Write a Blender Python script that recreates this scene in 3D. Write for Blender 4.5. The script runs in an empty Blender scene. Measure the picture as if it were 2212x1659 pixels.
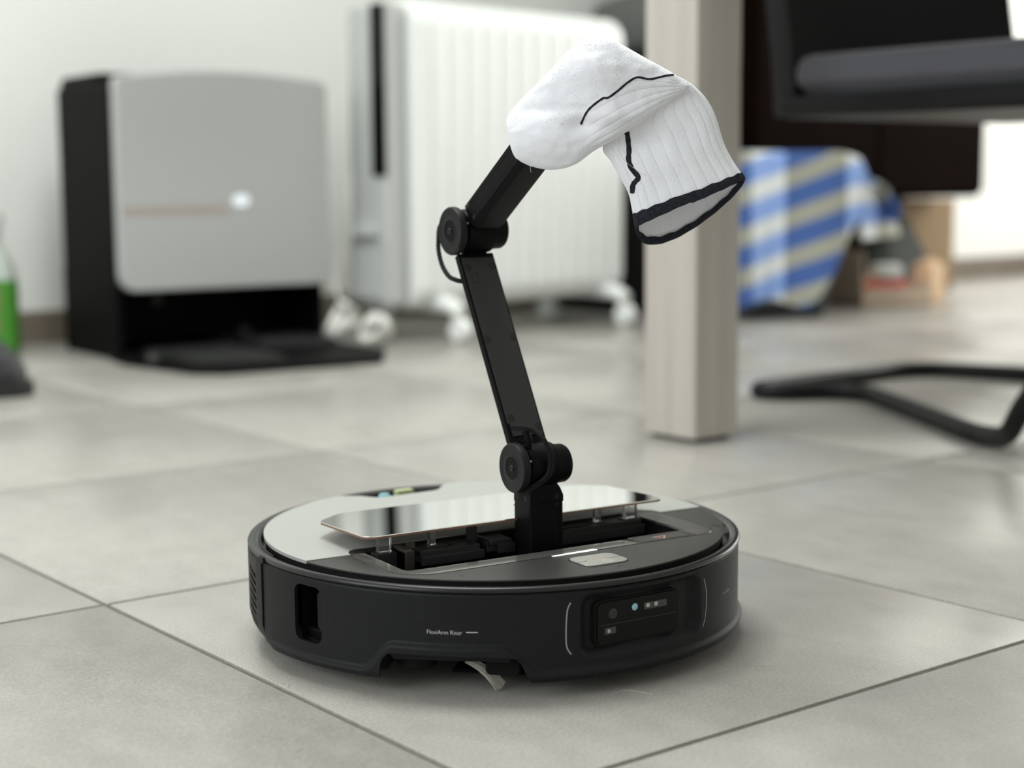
import bpy, bmesh, math, random
from mathutils import Vector, Matrix, noise
from mathutils.bvhtree import BVHTree
random.seed(4)
R = math.radians
scene = bpy.context.scene
COL = scene.collection

# ------------------------------------------------------------------ camera, light, exposure
cam_d = bpy.data.cameras.new('camera')
cam = bpy.data.objects.new('camera', cam_d)
COL.objects.link(cam)
cam_d.sensor_fit = 'HORIZONTAL'
cam_d.sensor_width = 36.0
cam_d.lens = 36.0 * 3487.38 / 2212
cam_d.clip_start = 0.01
cam_d.dof.use_dof = True
cam_d.dof.focus_distance = 1.055
cam_d.dof.aperture_fstop = 4.1
cam.matrix_world = Matrix.Translation((0, 0, 0.31981)) @ Matrix.Rotation(R(90 - 7.182), 4, 'X') @ Matrix.Rotation(R(-0.4314), 4, 'Z')
scene.camera = cam

scene.view_settings.view_transform = 'Standard'
scene.view_settings.look = 'None'
scene.view_settings.gamma = 1.0
scene.view_settings.use_curve_mapping = False
scene.view_settings.exposure = -0.24
scene.cycles.use_denoising = True
scene.cycles.max_bounces = 8

# the room is laid out along its floor tiles: es along the back wall, ns towards it
ES = Vector((math.cos(R(38.04)), math.sin(R(38.04)), 0))
NS = Vector((-ES.y, ES.x, 0))
ROOM_ROT = R(38.04)
def W(s, n, z=0.0):
    return ES * s + NS * n + Vector((0, 0, z))

world = bpy.data.worlds.new('world')
scene.world = world
world.use_nodes = True
bg = world.node_tree.nodes['Background']
bg.inputs[0].default_value = (0.85, 0.93, 1.0, 1)
bg.inputs[1].default_value = 1.0

def area(name, loc, target, sx, sy, power, colr):
    d = bpy.data.lights.new(name, 'AREA')
    d.shape = 'RECTANGLE'; d.size = sx; d.size_y = sy; d.energy = power; d.color = colr
    o = bpy.data.objects.new(name, d); COL.objects.link(o)
    o.location = loc
    o.rotation_euler = (Vector(target) - Vector(loc)).to_track_quat('-Z', 'Y').to_euler()
    return o
S_R, N_B, S_L, N_F, CEIL = 5.06, 3.155, -2.2, -2.4, 2.55
# daylight through the two windows, and the ceiling lamp of the room
area('window_daylight', W(S_R - 0.02, 2.0, 1.35), W(0, 2.0, 1.0), 1.8, 1.9, 95, (1.0, 0.97, 0.91))
area('window_daylight', W(S_L + 0.02, 0.9, 1.45), W(2, 0.9, 1.0), 2.2, 1.5, 55, (0.95, 0.98, 1.0))
area('ceiling_light', W(0.8, 1.5, CEIL - 0.06), W(0.8, 1.5, 0), 1.2, 0.9, 66, (0.97, 1.0, 0.96))

# ------------------------------------------------------------------ materials
def mat(name, col, rough=0.5, metal=0.0, spec=0.5, nscale=0, ncol=None, nstr=0.0, bscale=0, bstr=0.0, coat=0.0, trans=0.0, ior=None, emis=None, estr=0, sheen=0, coords='Object', ndet=3):
    m = bpy.data.materials.new(name); m.use_nodes = True
    nt = m.node_tree; b = nt.nodes['Principled BSDF']
    b.inputs['Base Color'].default_value = (*col, 1)
    b.inputs['Roughness'].default_value = rough
    b.inputs['Metallic'].default_value = metal
    b.inputs['Specular IOR Level'].default_value = spec
    b.inputs['Coat Weight'].default_value = coat
    b.inputs['Coat Roughness'].default_value = 0.1
    b.inputs['Transmission Weight'].default_value = trans
    b.inputs['Sheen Weight'].default_value = sheen
    if ior: b.inputs['IOR'].default_value = ior
    if emis:
        b.inputs['Emission Color'].default_value = (*emis, 1); b.inputs['Emission Strength'].default_value = estr
    tc = nt.nodes.new('ShaderNodeTexCoord')
    if nscale:
        n = nt.nodes.new('ShaderNodeTexNoise'); n.inputs['Scale'].default_value = nscale; n.inputs['Detail'].default_value = ndet
        nt.links.new(tc.outputs[coords], n.inputs['Vector'])
        mx = nt.nodes.new('ShaderNodeMix'); mx.data_type = 'RGBA'
        mx.inputs['A'].default_value = (*col, 1); mx.inputs['B'].default_value = (*(ncol or col), 1)
        rp = nt.nodes.new('ShaderNodeMapRange'); rp.inputs['From Min'].default_value = 0.5 - 0.5 / max(nstr, .01) * .5; rp.inputs['From Max'].default_value = 0.5 + 0.5 / max(nstr, .01) * .5
        nt.links.new(n.outputs['Fac'], rp.inputs['Value']); nt.links.new(rp.outputs[0], mx.inputs['Factor'])
        nt.links.new(mx.outputs['Result'], b.inputs['Base Color'])
    if bscale:
        n2 = nt.nodes.new('ShaderNodeTexNoise'); n2.inputs['Scale'].default_value = bscale; n2.inputs['Detail'].default_value = 2
        nt.links.new(tc.outputs[coords], n2.inputs['Vector'])
        bp = nt.nodes.new('ShaderNodeBump'); bp.inputs['Strength'].default_value = bstr; bp.inputs['Distance'].default_value = 0.0005
        nt.links.new(n2.outputs['Fac'], bp.inputs['Height']); nt.links.new(bp.outputs[0], b.inputs['Normal'])
    return m

def tile_material():
    m = bpy.data.materials.new('porcelain_tile'); m.use_nodes = True
    nt = m.node_tree; b = nt.nodes['Principled BSDF']; N = nt.nodes.new; Lk = nt.links.new
    tc = N('ShaderNodeTexCoord'); oi = N('ShaderNodeObjectInfo')
    mul = N('ShaderNodeVectorMath'); mul.operation = 'SCALE'; mul.inputs[0].default_value = (7.3, 3.1, 5.7)
    Lk(oi.outputs['Random'], mul.inputs['Scale'])
    add = N('ShaderNodeVectorMath'); Lk(tc.outputs['Object'], add.inputs[0]); Lk(mul.outputs[0], add.inputs[1])
    def nz(sc, det, stretch=None):
        n = N('ShaderNodeTexNoise'); n.inputs['Scale'].default_value = sc; n.inputs['Detail'].default_value = det
        if stretch:
            mp = N('ShaderNodeMapping'); mp.inputs['Scale'].default_value = stretch; Lk(add.outputs[0], mp.inputs[0]); Lk(mp.outputs[0], n.inputs[0])
        else: Lk(add.outputs[0], n.inputs[0])
        return n
    big, mid, fine = nz(5, 4), nz(38, 5, (1, .55, 1)), nz(620, 3, (1, .6, 1))
    def mixc(fac, A, B, lo, hi):
        r = N('ShaderNodeMapRange'); r.inputs['From Min'].default_value = lo; r.inputs['From Max'].default_value = hi
        Lk(fac, r.inputs['Value'])
        x = N('ShaderNodeMix'); x.data_type = 'RGBA'; Lk(r.outputs[0], x.inputs['Factor'])
        for k, v in (('A', A), ('B', B)):
            if isinstance(v, tuple): x.inputs[k].default_value = (*v, 1)
            else: Lk(v, x.inputs[k])
        return x.outputs['Result']
    c1 = mixc(big.outputs['Fac'], (0.350, 0.333, 0.307), (0.405, 0.387, 0.362), .3, .7)
    c2 = mixc(mid.outputs['Fac'], (0.300, 0.285, 0.262), (0.430, 0.415, 0.385), .25, .75)
    x = N('ShaderNodeMix'); x.data_type = 'RGBA'; x.inputs['Factor'].default_value = .5; Lk(c1, x.inputs['A']); Lk(c2, x.inputs['B'])
    sp = mixc(fine.outputs['Fac'], (0.78, 0.78, 0.78), (1.18, 1.18, 1.18), .3, .7)
    y = N('ShaderNodeMix'); y.data_type = 'RGBA'; y.blend_type = 'MULTIPLY'; y.inputs['Factor'].default_value = 0.8
    Lk(x.outputs['Result'], y.inputs['A']); Lk(sp, y.inputs['B'])
    Lk(y.outputs['Result'], b.inputs['Base Color'])
    rr = N('ShaderNodeMapRange'); rr.inputs['To Min'].default_value = .25; rr.inputs['To Max'].default_value = .34; Lk(big.outputs['Fac'], rr.inputs['Value'])
    Lk(rr.outputs[0], b.inputs['Roughness'])
    b.inputs['Specular IOR Level'].default_value = 0.5
    bp = N('ShaderNodeBump'); bp.inputs['Strength'].default_value = .12; bp.inputs['Distance'].default_value = .0004
    Lk(fine.outputs['Fac'], bp.inputs['Height']); Lk(bp.outputs[0], b.inputs['Normal'])
    return m

def sock_material():
    m = bpy.data.materials.new('white_cotton_knit'); m.use_nodes = True
    nt = m.node_tree; b = nt.nodes['Principled BSDF']; N = nt.nodes.new; Lk = nt.links.new
    uv = N('ShaderNodeUVMap'); tc = N('ShaderNodeTexCoord')
    sep = N('ShaderNodeSeparateXYZ'); Lk(uv.outputs[0], sep.inputs[0])
    # knitted ribs run along the sock; V picks where they start (the plain sole has none)
    w = N('ShaderNodeTexWave'); w.wave_type = 'BANDS'; w.bands_direction = 'X'; w.inputs['Scale'].default_value = 2.1; w.inputs['Distortion'].default_value = .25; w.inputs['Detail'].default_value = 1
    Lk(uv.outputs[0], w.inputs[0])
    pw = N('ShaderNodeMath'); pw.operation = 'POWER'; pw.inputs[1].default_value = .22; Lk(w.outputs['Fac'], pw.inputs[0])
    ribmask = N('ShaderNodeAttribute'); ribmask.attribute_name = 'rib'
    rib = N('ShaderNodeMath'); rib.operation = 'MULTIPLY'; Lk(pw.outputs[0], rib.inputs[0]); Lk(ribmask.outputs['Fac'], rib.inputs[1])
    fz = N('ShaderNodeTexNoise'); fz.inputs['Scale'].default_value = 900; fz.inputs['Detail'].default_value = 3; Lk(tc.outputs['Object'], fz.inputs[0])
    soft = N('ShaderNodeTexNoise'); soft.inputs['Scale'].default_value = 90; soft.inputs['Detail'].default_value = 4; Lk(tc.outputs['Object'], soft.inputs[0])
    dirt = N('ShaderNodeTexNoise'); dirt.inputs['Scale'].default_value = 620; dirt.inputs['Detail'].default_value = 2; Lk(tc.outputs['Object'], dirt.inputs[0])
    dm = N('ShaderNodeMapRange'); dm.inputs['From Min'].default_value = .645; dm.inputs['From Max'].default_value = .71; Lk(dirt.outputs['Fac'], dm.inputs[0])
    dsole = N('ShaderNodeAttribute'); dsole.attribute_name = 'sole'
    dd = N('ShaderNodeMath'); dd.operation = 'MULTIPLY'; Lk(dm.outputs[0], dd.inputs[0]); Lk(dsole.outputs['Fac'], dd.inputs[1])
    d3 = N('ShaderNodeMath'); d3.operation = 'MULTIPLY'; d3.inputs[1].default_value = .75; Lk(dd.outputs[0], d3.inputs[0])
    c = N('ShaderNodeMix'); c.data_type = 'RGBA'; c.inputs['A'].default_value = (.82, .83, .89, 1); c.inputs['B'].default_value = (.88, .89, .935, 1); Lk(soft.outputs['Fac'], c.inputs['Factor'])
    c2 = N('ShaderNodeMix'); c2.data_type = 'RGBA'; c2.inputs['B'].default_value = (.22, .21, .22, 1); Lk(d3.outputs[0], c2.inputs['Factor']); Lk(c.outputs['Result'], c2.inputs['A'])
    Lk(c2.outputs['Result'], b.inputs['Base Color'])
    b.inputs['Roughness'].default_value = .95; b.inputs['Specular IOR Level'].default_value = .15; b.inputs['Sheen Weight'].default_value = .15
    b1 = N('ShaderNodeBump'); b1.inputs['Strength'].default_value = .5; b1.inputs['Distance'].default_value = .0012; Lk(rib.outputs[0], b1.inputs['Height'])
    b2 = N('ShaderNodeBump'); b2.inputs['Strength'].default_value = .7; b2.inputs['Distance'].default_value = .0005; Lk(fz.outputs['Fac'], b2.inputs['Height']); Lk(b1.outputs[0], b2.inputs['Normal'])
    b3 = N('ShaderNodeBump'); b3.inputs['Strength'].default_value = .22; b3.inputs['Distance'].default_value = .0018; Lk(soft.outputs['Fac'], b3.inputs['Height']); Lk(b2.outputs[0], b3.inputs['Normal'])
    Lk(b3.outputs[0], b.inputs['Normal'])
    return m

def wood_material(name, c1, c2, rough=.45, scale=(40, 40, 1.6), spec=.5):
    m = bpy.data.materials.new(name); m.use_nodes = True
    nt = m.node_tree; b = nt.nodes['Principled BSDF']; N = nt.nodes.new; Lk = nt.links.new
    tc = N('ShaderNodeTexCoord'); mp = N('ShaderNodeMapping'); mp.inputs['Scale'].default_value = scale; Lk(tc.outputs['Object'], mp.inputs[0])
    n = N('ShaderNodeTexNoise'); n.inputs['Scale'].default_value = 1.0; n.inputs['Detail'].default_value = 5; Lk(mp.outputs[0], n.inputs[0])
    r = N('ShaderNodeMapRange'); r.inputs['From Min'].default_value = .3; r.inputs['From Max'].default_value = .7; Lk(n.outputs['Fac'], r.inputs[0])
    x = N('ShaderNodeMix'); x.data_type = 'RGBA'; x.inputs['A'].default_value = (*c1, 1); x.inputs['B'].default_value = (*c2, 1); Lk(r.outputs[0], x.inputs['Factor'])
    Lk(x.outputs['Result'], b.inputs['Base Color']); b.inputs['Roughness'].default_value = rough; b.inputs['Specular IOR Level'].default_value = spec
    return m

def plaid_material():
    m = bpy.data.materials.new('plaid_cotton'); m.use_nodes = True
    nt = m.node_tree; b = nt.nodes['Principled BSDF']; N = nt.nodes.new; Lk = nt.links.new
    uv = N('ShaderNodeUVMap'); sep = N('ShaderNodeSeparateXYZ'); Lk(uv.outputs[0], sep.inputs[0])
    def band(ch, freq, ph, duty):
        a = N('ShaderNodeMath'); a.operation = 'MULTIPLY_ADD'; a.inputs[1].default_value = freq; a.inputs[2].default_value = ph; Lk(sep.outputs[ch], a.inputs[0])
        f = N('ShaderNodeMath'); f.operation = 'FRACT'; Lk(a.outputs[0], f.inputs[0])
        g = N('ShaderNodeMath'); g.operation = 'LESS_THAN'; g.inputs[1].default_value = duty; Lk(f.outputs[0], g.inputs[0])
        return g.outputs[0]
    h, v = band('Y', 1, 0, .46), band('X', 1, 0, .36)
    x1 = N('ShaderNodeMix'); x1.data_type = 'RGBA'; x1.inputs['A'].default_value = (.060, .125, .36, 1); x1.inputs['B'].default_value = (.36, .36, .30, 1); Lk(h, x1.inputs['Factor'])
    x2 = N('ShaderNodeMix'); x2.data_type = 'RGBA'; x2.inputs['A'].default_value = (.29, .44, .85, 1); x2.inputs['B'].default_value = (.80, .83, .84, 1); Lk(h, x2.inputs['Factor'])
    x3 = N('ShaderNodeMix'); x3.data_type = 'RGBA'; Lk(x1.outputs['Result'], x3.inputs['A']); Lk(x2.outputs['Result'], x3.inputs['B']); Lk(v, x3.inputs['Factor'])
    Lk(x3.outputs['Result'], b.inputs['Base Color']); b.inputs['Roughness'].default_value = .9
    return m

K = {}
K['tile'] = tile_material()
K['grout'] = mat('cement_grout', (.10, .096, .080), .9, nscale=300, ncol=(.15, .143, .122), nstr=1, bscale=900, bstr=.4)
K['plaster'] = mat('white_plaster', (.80, .81, .785), .9, nscale=3, ncol=(.83, .835, .81), nstr=1, bscale=120, bstr=.15)
K['skirting'] = mat('skirting_tile', (.15, .125, .10), .5, nscale=20, ncol=(.20, .17, .135), nstr=1)
K['shell'] = mat('charcoal_plastic', (.0088, .0093, .0102), .5, spec=.18, nscale=260, ncol=(.0112, .0118, .0128), nstr=1, bscale=2600, bstr=.10)
K['shell_warm'] = mat('charcoal_lid_plastic', (.022, .022, .0205), .42, spec=.5, nscale=240, ncol=(.028, .028, .026), nstr=1, bscale=2400, bstr=.12)
K['arm'] = mat('black_arm_plastic', (.0020, .0022, .0025), .5, spec=.10, bscale=3000, bstr=.08)
K['arm_wheel'] = mat('charcoal_wheel', (.010, .0105, .0110), .5, spec=.2, bscale=3000, bstr=.1)
K['arm_plate'] = mat('charcoal_plate', (.030, .031, .030), .55, spec=.22, bscale=3000, bstr=.12)
K['gloss'] = mat('black_gloss', (.004, .004, .004), .2, spec=.16)
K['rim'] = mat('dark_gloss_rim', (.012, .012, .013), .28, spec=.38)
K['silver'] = mat('silver_grey_paint', (.40, .41, .39), .4, metal=.15, nscale=600, ncol=(.44, .45, .425), nstr=1)
K['frame'] = mat('satin_grey_metal', (.50, .495, .46), .16, metal=.85)
K['frame_dark'] = mat('dark_satin_frame', (.045, .045, .043), .28, metal=.4)
K['mirror'] = mat('mirror_polished', (.86, .87, .855), .03, metal=1.0)
K['copper'] = mat('brown_laminate_edge', (.20, .105, .065), .5)
K['black'] = mat('matt_black', (.004, .004, .004), .7, spec=.2)
K['inner'] = mat('inner_dark_plastic', (.016, .017, .017), .4, spec=.5)
K['acrylic'] = mat('clear_acrylic', (.95, .97, .96), .08, trans=.92, ior=1.3)
K['button'] = mat('brushed_silver', (.50, .495, .46), .28, metal=.65)
K['white'] = mat('white_print', (.62, .63, .62), .5)
K['greyprint'] = mat('grey_print', (.34, .36, .36), .5)
K['faint'] = mat('faint_grey_print', (.042, .042, .043), .5)
K['pink'] = mat('pale_red_print', (.45, .25, .22), .5)
K['orange'] = mat('amber_light', (.5, .32, .12), .4, emis=(1, .6, .2), estr=.25)
K['led'] = mat('white_led', (.9, .9, .9), .3, emis=(1, 1, 1), estr=1.0)
K['badge'] = mat('white_badge_shine', (.8, .85, .9), .3, emis=(.85, .93, 1), estr=.35)
K['cyan'] = mat('cyan_lens', (.16, .34, .38), .1, spec=.8, emis=(.3, .62, .7), estr=.16)
K['green_lens'] = mat('pale_green_sensor', (.48, .55, .30), .3)
K['sensor'] = mat('smoked_sensor', (.045, .044, .041), .3)
K['sensor_dot'] = mat('sensor_emitter', (.45, .43, .40), .3)
K['cord'] = mat('braided_cord', (.004, .004, .0045), .7, spec=.25, bscale=1500, bstr=1.0)
K['bristle'] = mat('pale_nylon', (.55, .53, .48), .5)
K['screw'] = mat('dark_steel', (.012, .012, .012), .4, metal=.4)
K['bronze'] = mat('dark_bronze', (.13, .115, .10), .3, metal=.8)
K['rubber'] = mat('black_rubber', (.012, .012, .012), .8)
K['sock'] = sock_material()
K['navy'] = mat('dark_navy_knit', (.013, .014, .020), .95, spec=.1, nscale=500, ncol=(.034, .035, .043), nstr=1, bscale=1300, bstr=1.0)
K['dock_black'] = mat('dock_black', (.003, .0033, .0033), .55, spec=.06)
K['dock_silver'] = mat('dock_silver_panel', (.50, .515, .51), .22, metal=.25)
K['pink_sheen'] = mat('painted_pink_sheen', (.47, .415, .385), .3, metal=.3)
K['rad_white'] = mat('white_enamel', (.88, .91, .895), .32)
K['rad_grey'] = mat('light_grey_plastic', (.50, .52, .51), .5)
K['ash_l'] = wood_material('grey_ash_veneer', (.42, .39, .355), (.545, .51, .47), .42)
K['chair_black'] = mat('black_powder_coat', (.006, .0065, .007), .45, spec=.2)
K['seat'] = mat('charcoal_fabric', (.075, .075, .09), .9, nscale=400, ncol=(.11, .11, .13), nstr=1, sheen=.2)
K['backrest'] = mat('black_fabric', (.011, .011, .013), .9)
K['brown'] = wood_material('dark_walnut', (.0035, .0017, .001), (.007, .0032, .0016), .8, (2, 30, 30), .02)
K['shade_tan'] = mat('tan_wall_shade', (.26, .18, .10), .85, nscale=20, ncol=(.30, .21, .12), nstr=1)
K['beige'] = mat('beige_card', (.55, .44, .34), .8)
K['peach'] = mat('peach_plastic', (.78, .55, .36), .6)
K['red'] = mat('red_plastic', (.55, .05, .05), .45)
K['pale'] = mat('pale_grey_plastic', (.52, .56, .54), .5)
K['olive'] = mat('dark_olive_cloth', (.045, .05, .045), .9)
K['bin'] = mat('dark_grey_bin', (.02, .022, .024), .5)
K['bin_side'] = mat('grey_bin_side', (.12, .135, .14), .5)
K['plaid'] = plaid_material()
K['green'] = mat('green_label', (.055, .24, .02), .45)
K['label_photo'] = mat('brown_label_patch', (.28, .16, .10), .5)
K['milky'] = mat('milky_plastic', (.50, .55, .51), .35)
K['shoe'] = mat('dark_grey_rubber', (.028, .029, .032), .6)
K['cable_white'] = mat('white_cable', (.82, .82, .78), .35)
K['bluebag'] = mat('navy_bag_cloth', (.035, .06, .16), .9)
K['greybag'] = mat('grey_bag_cloth', (.10, .105, .10), .9)
K['hair'] = mat('pale_hair', (.55, .53, .50), .5)

# ------------------------------------------------------------------ mesh helpers
class M:
    def __init__(s): s.v = []; s.f = []
    def add(s, verts, faces, mx=None):
        o = len(s.v)
        s.v += [tuple(mx @ Vector(v)) if mx else tuple(v) for v in verts]
        s.f += [tuple(i + o for i in f) for f in faces]
        return s
    def loft(s, rings, closed=True, cap0=False, cap1=False, mx=None):
        n = len(rings[0]); V = [p for r in rings for p in r]; F = []
        m = n if closed else n - 1
        for i in range(len(rings) - 1):
            for j in range(m):
                k = (j + 1) % n
                F.append((i * n + j, i * n + k, (i + 1) * n + k, (i + 1) * n + j))
        if cap0: F.append(tuple(range(n))[::-1])
        if cap1: F.append(tuple((len(rings) - 1) * n + j for j in range(n)))
        return s.add(V, F, mx)
    def prism(s, poly, z0, z1, b=0.0, mx=None, b0=0.0):
        rings = []
        if b0: rings += [[(x, y, z0) for x, y in inset(poly, b0)], [(x, y, z0 + b0) for x, y in poly]]
        else: rings.append([(x, y, z0) for x, y in poly])
        if b:
            for k in range(3):
                a = k / 2 * math.pi / 2
                rings.append([(x, y, z1 - b + b * math.sin(a)) for x, y in inset(poly, b * (1 - math.cos(a)))])
        else: rings.append([(x, y, z1) for x, y in poly])
        return s.loft(rings, True, True, True, mx)
    def box(s, x0, x1, y0, y1, z0, z1, b=0.0, mx=None):
        if b <= 0: return s.prism([(x0, y0), (x1, y0), (x1, y1), (x0, y1)], z0, z1, mx=mx)
        return s.prism(rr(x0, x1, y0, y1, b, 3), z0, z1, b * .8, mx, b * .8)
    def lathe(s, prof, n=96, a0=0, a1=360, mx=None, cap=False):
        full = abs(a1 - a0) >= 360
        cnt = n if full else n + 1
        rings = []
        for i in range(cnt):
            a = R(a0 + (a1 - a0) * i / n)
            rings.append([(r * math.cos(a), r * math.sin(a), z) for r, z in prof])
        if full: rings.append(rings[0])
        return s.loft(rings, False, mx=mx)
    def tube(s, pts, r, n=10, mx=None, caps=True):
        pts = [Vector(p) for p in pts]; rings = []; up = None
        for i, p in enumerate(pts):
            t = (pts[min(i + 1, len(pts) - 1)] - pts[max(i - 1, 0)]).normalized()
            if up is None: up = t.orthogonal().normalized()
            up = (up - t * up.dot(t)).normalized(); w = t.cross(up)
            rad = r(i / (len(pts) - 1)) if callable(r) else r
            rings.append([p + (up * math.cos(2 * math.pi * k / n) + w * math.sin(2 * math.pi * k / n)) * rad for k in range(n)])
        return s.loft(rings, True, caps, caps, mx)
    def mesh(s, name, scale=1.0):
        me = bpy.data.meshes.new(name)
        me.from_pydata([tuple(c * scale for c in v) for v in s.v], [], s.f)
        bm = bmesh.new(); bm.from_mesh(me)
        bmesh.ops.remove_doubles(bm, verts=bm.verts, dist=1e-7)
        bmesh.ops.recalc_face_normals(bm, faces=bm.faces)
        bm.to_mesh(me); bm.free()
        return me
    def build(s, name, m, parent=None, scale=1.0, ang=38):
        return link(name, s.mesh(name, scale), m, parent, ang)

def link(name, me, m, parent=None, ang=38):
    me.shade_smooth()
    me.set_sharp_from_angle(angle=R(ang))
    if m is not None:
        me.materials.clear(); me.materials.append(m)
    o = bpy.data.objects.new(name, me); COL.objects.link(o)
    o.parent = parent
    if ang <= 45 and len(me.polygons) < 6000:
        w = o.modifiers.new('weighted_normals', 'WEIGHTED_NORMAL'); w.keep_sharp = True
    return o
def inset(poly, d):
    n = len(poly); out = []
    for i in range(n):
        p0, p, p1 = Vector(poly[i - 1]), Vector(poly[i]), Vector(poly[(i + 1) % n])
        e0, e1 = (p - p0), (p1 - p)
        e0 = e0.normalized() if e0.length > 1e-9 else e1.normalized()
        e1 = e1.normalized() if e1.length > 1e-9 else e0
        n0, n1 = Vector((-e0.y, e0.x)), Vector((-e1.y, e1.x))
        bis = n0 + n1
        bis = bis.normalized() if bis.length > 1e-6 else n0
        k = 1 / max(.35, bis.dot(n0))
        out.append(tuple(p + bis * d * k))
    return out
def rr(x0, x1, y0, y1, r, n=6):
    rs = r if isinstance(r, (list, tuple)) else [r] * 4
    out = []
    for (cx, cy, a), q in zip(((x0 + rs[0], y0 + rs[0], 180), (x1 - rs[1], y0 + rs[1], 270), (x1 - rs[2], y1 - rs[2], 0), (x0 + rs[3], y1 - rs[3], 90)), rs):
        for k in range(n + 1):
            t = R(a + 90 * k / n); out.append((cx + q * math.cos(t), cy + q * math.sin(t)))
    return out
def circ(cx, cy, r, n=32):
    return [(cx + r * math.cos(2 * math.pi * k / n), cy + r * math.sin(2 * math.pi * k / n)) for k in range(n)]
def ngon_prism(poly, z0, z1, b=0.0):
    """solid from a possibly concave outline, its upper edge bevelled"""
    bm = bmesh.new()
    top = [bm.verts.new((x, y, z1)) for x, y in poly]; bot = [bm.verts.new((x, y, z0)) for x, y in poly]
    n = len(poly)
    ft = bm.faces.new(top); bm.faces.new(bot[::-1])
    for i in range(n): bm.faces.new((bot[i], bot[(i + 1) % n], top[(i + 1) % n], top[i]))
    bmesh.ops.recalc_face_normals(bm, faces=bm.faces)
    if b: bmesh.ops.bevel(bm, geom=list(ft.edges), offset=b, segments=2, profile=.5, affect='EDGES', clamp_overlap=True)
    bmesh.ops.triangulate(bm, faces=[f for f in bm.faces if len(f.verts) > 4])
    bm.normal_update()
    return bm
def bm_build(bm, name, m, parent=None, scale=.001, ang=38):
    bmesh.ops.scale(bm, vec=(scale,) * 3, verts=bm.verts)
    me = bpy.data.meshes.new(name); bm.to_mesh(me); bm.free()
    return link(name, me, m, parent, ang)
def cut(o, cutters, solver='EXACT'):
    for c in cutters:
        md = o.modifiers.new('b', 'BOOLEAN'); md.operation = 'DIFFERENCE'; md.object = c; md.solver = solver
    dg = bpy.context.evaluated_depsgraph_get(); dg.update()
    me = bpy.data.meshes.new_from_object(o.evaluated_get(dg))
    o.modifiers.clear(); mats = list(o.data.materials)
    o.data = me
    me.materials.clear()
    for k in mats: me.materials.append(k)
    for p in me.polygons: p.material_index = 0
    me.shade_smooth(); me.set_sharp_from_angle(angle=R(38))
    for c in cutters: bpy.data.objects.remove(c)
def empty(name, loc=(0, 0, 0), rz=0.0, parent=None):
    o = bpy.data.objects.new(name, None); COL.objects.link(o)
    o.location = loc; o.rotation_euler = (0, 0, rz); o.parent = parent; o.empty_display_size = .05
    return o
def tag(o, label=None, cat=None, group=None, kind=None):
    if label: o['label'] = label
    if cat: o['category'] = cat
    if group: o['group'] = group
    if kind: o['kind'] = kind
    return o
def thing(name, label, cat, loc=(0, 0, 0), rz=0.0, group=None):
    return tag(empty(name, loc, rz), label, cat, group)
def sm(a, b, x):
    t = min(1, max(0, (x - a) / (b - a))); return t * t * (3 - 2 * t)
def spline(pts, n):
    """Catmull-Rom through pts, n samples (tuples of any length)"""
    P = [Vector(p) for p in pts]; out = []
    for i in range(n):
        t = i / (n - 1) * (len(P) - 1); k = min(int(t), len(P) - 2); f = t - k
        a, b, c, d = P[max(k - 1, 0)], P[k], P[k + 1], P[min(k + 2, len(P) - 1)]
        out.append(.5 * ((2 * b) + (c - a) * f + (2 * a - 5 * b + 4 * c - d) * f * f + (3 * b - a - 3 * c + d) * f ** 3))
    return out
def text_mesh(s, size):
    cu = bpy.data.curves.new('t', 'FONT'); cu.body = s; cu.size = size; cu.resolution_u = 3; cu.offset = -.014 * size
    o = bpy.data.objects.new('t', cu); COL.objects.link(o)
    dg = bpy.context.evaluated_depsgraph_get(); dg.update()
    me = bpy.data.meshes.new_from_object(o.evaluated_get(dg))
    bm = bmesh.new(); bm.from_mesh(me)
    bmesh.ops.triangulate(bm, faces=bm.faces)
    vs = [tuple(v.co) for v in bm.verts]; fs = [tuple(v.index for v in f.verts) for f in bm.faces]
    bm.free(); bpy.data.objects.remove(o)
    return vs, fs

# ------------------------------------------------------------------ room shell
def struct(name, mm, m, parent=None, ang=30):
    o = mm.build(name, m, parent, 1.0, ang)
    if parent is None: o['kind'] = 'structure'
    return o
RM = Matrix.Rotation(ROOM_ROT, 4, 'Z')       # (s, n, z) -> world
g = M(); g.box(S_L, S_R, N_F, N_B, -.06, -.0016, mx=RM)
floor = struct('floor', g, K['grout'])
PS, PN, S0, N0, G = .4995, .503, .497 - .4995 * 6, .640 - .503 * 6, .0044
tile_meshes = {}
for i in range(0, 18):
    for j in range(0, 11):
        s0, s1, n0, n1 = S0 + i * PS, S0 + (i + 1) * PS, N0 + j * PN, N0 + (j + 1) * PN
        s1, n1 = min(s1, S_R), min(n1, N_B + .001)
        if s0 < S_L or s1 - s0 < .1 or n1 - n0 < .1: continue
        c = W((s0 + s1) / 2, (n0 + n1) / 2)
        hx, hy = (s1 - s0 - G) / 2, (n1 - n0 - G) / 2
        key = (round(hx, 4), round(hy, 4))
        if key not in tile_meshes:
            tm = M(); tm.prism(rr(-hx, hx, -hy, hy, .0012, 1), -.008, 0, .0009)
            tile_meshes[key] = tm.mesh('tile')
            link('tile', tile_meshes[key], K['tile'], floor, 30)
            o = COL.objects[-1]
        else:
            o = bpy.data.objects.new('tile', tile_meshes[key]); COL.objects.link(o); o.parent = floor
        o.location = c; o.rotation_euler = (0, 0, ROOM_ROT)
        o.location.z = random.uniform(-.0002, .0)
g = M(); g.box(S_L - .1, S_R + .1, N_B, N_B + .12, -.06, CEIL, mx=RM); struct('wall_back', g, K['plaster'])
g = M()
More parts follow.
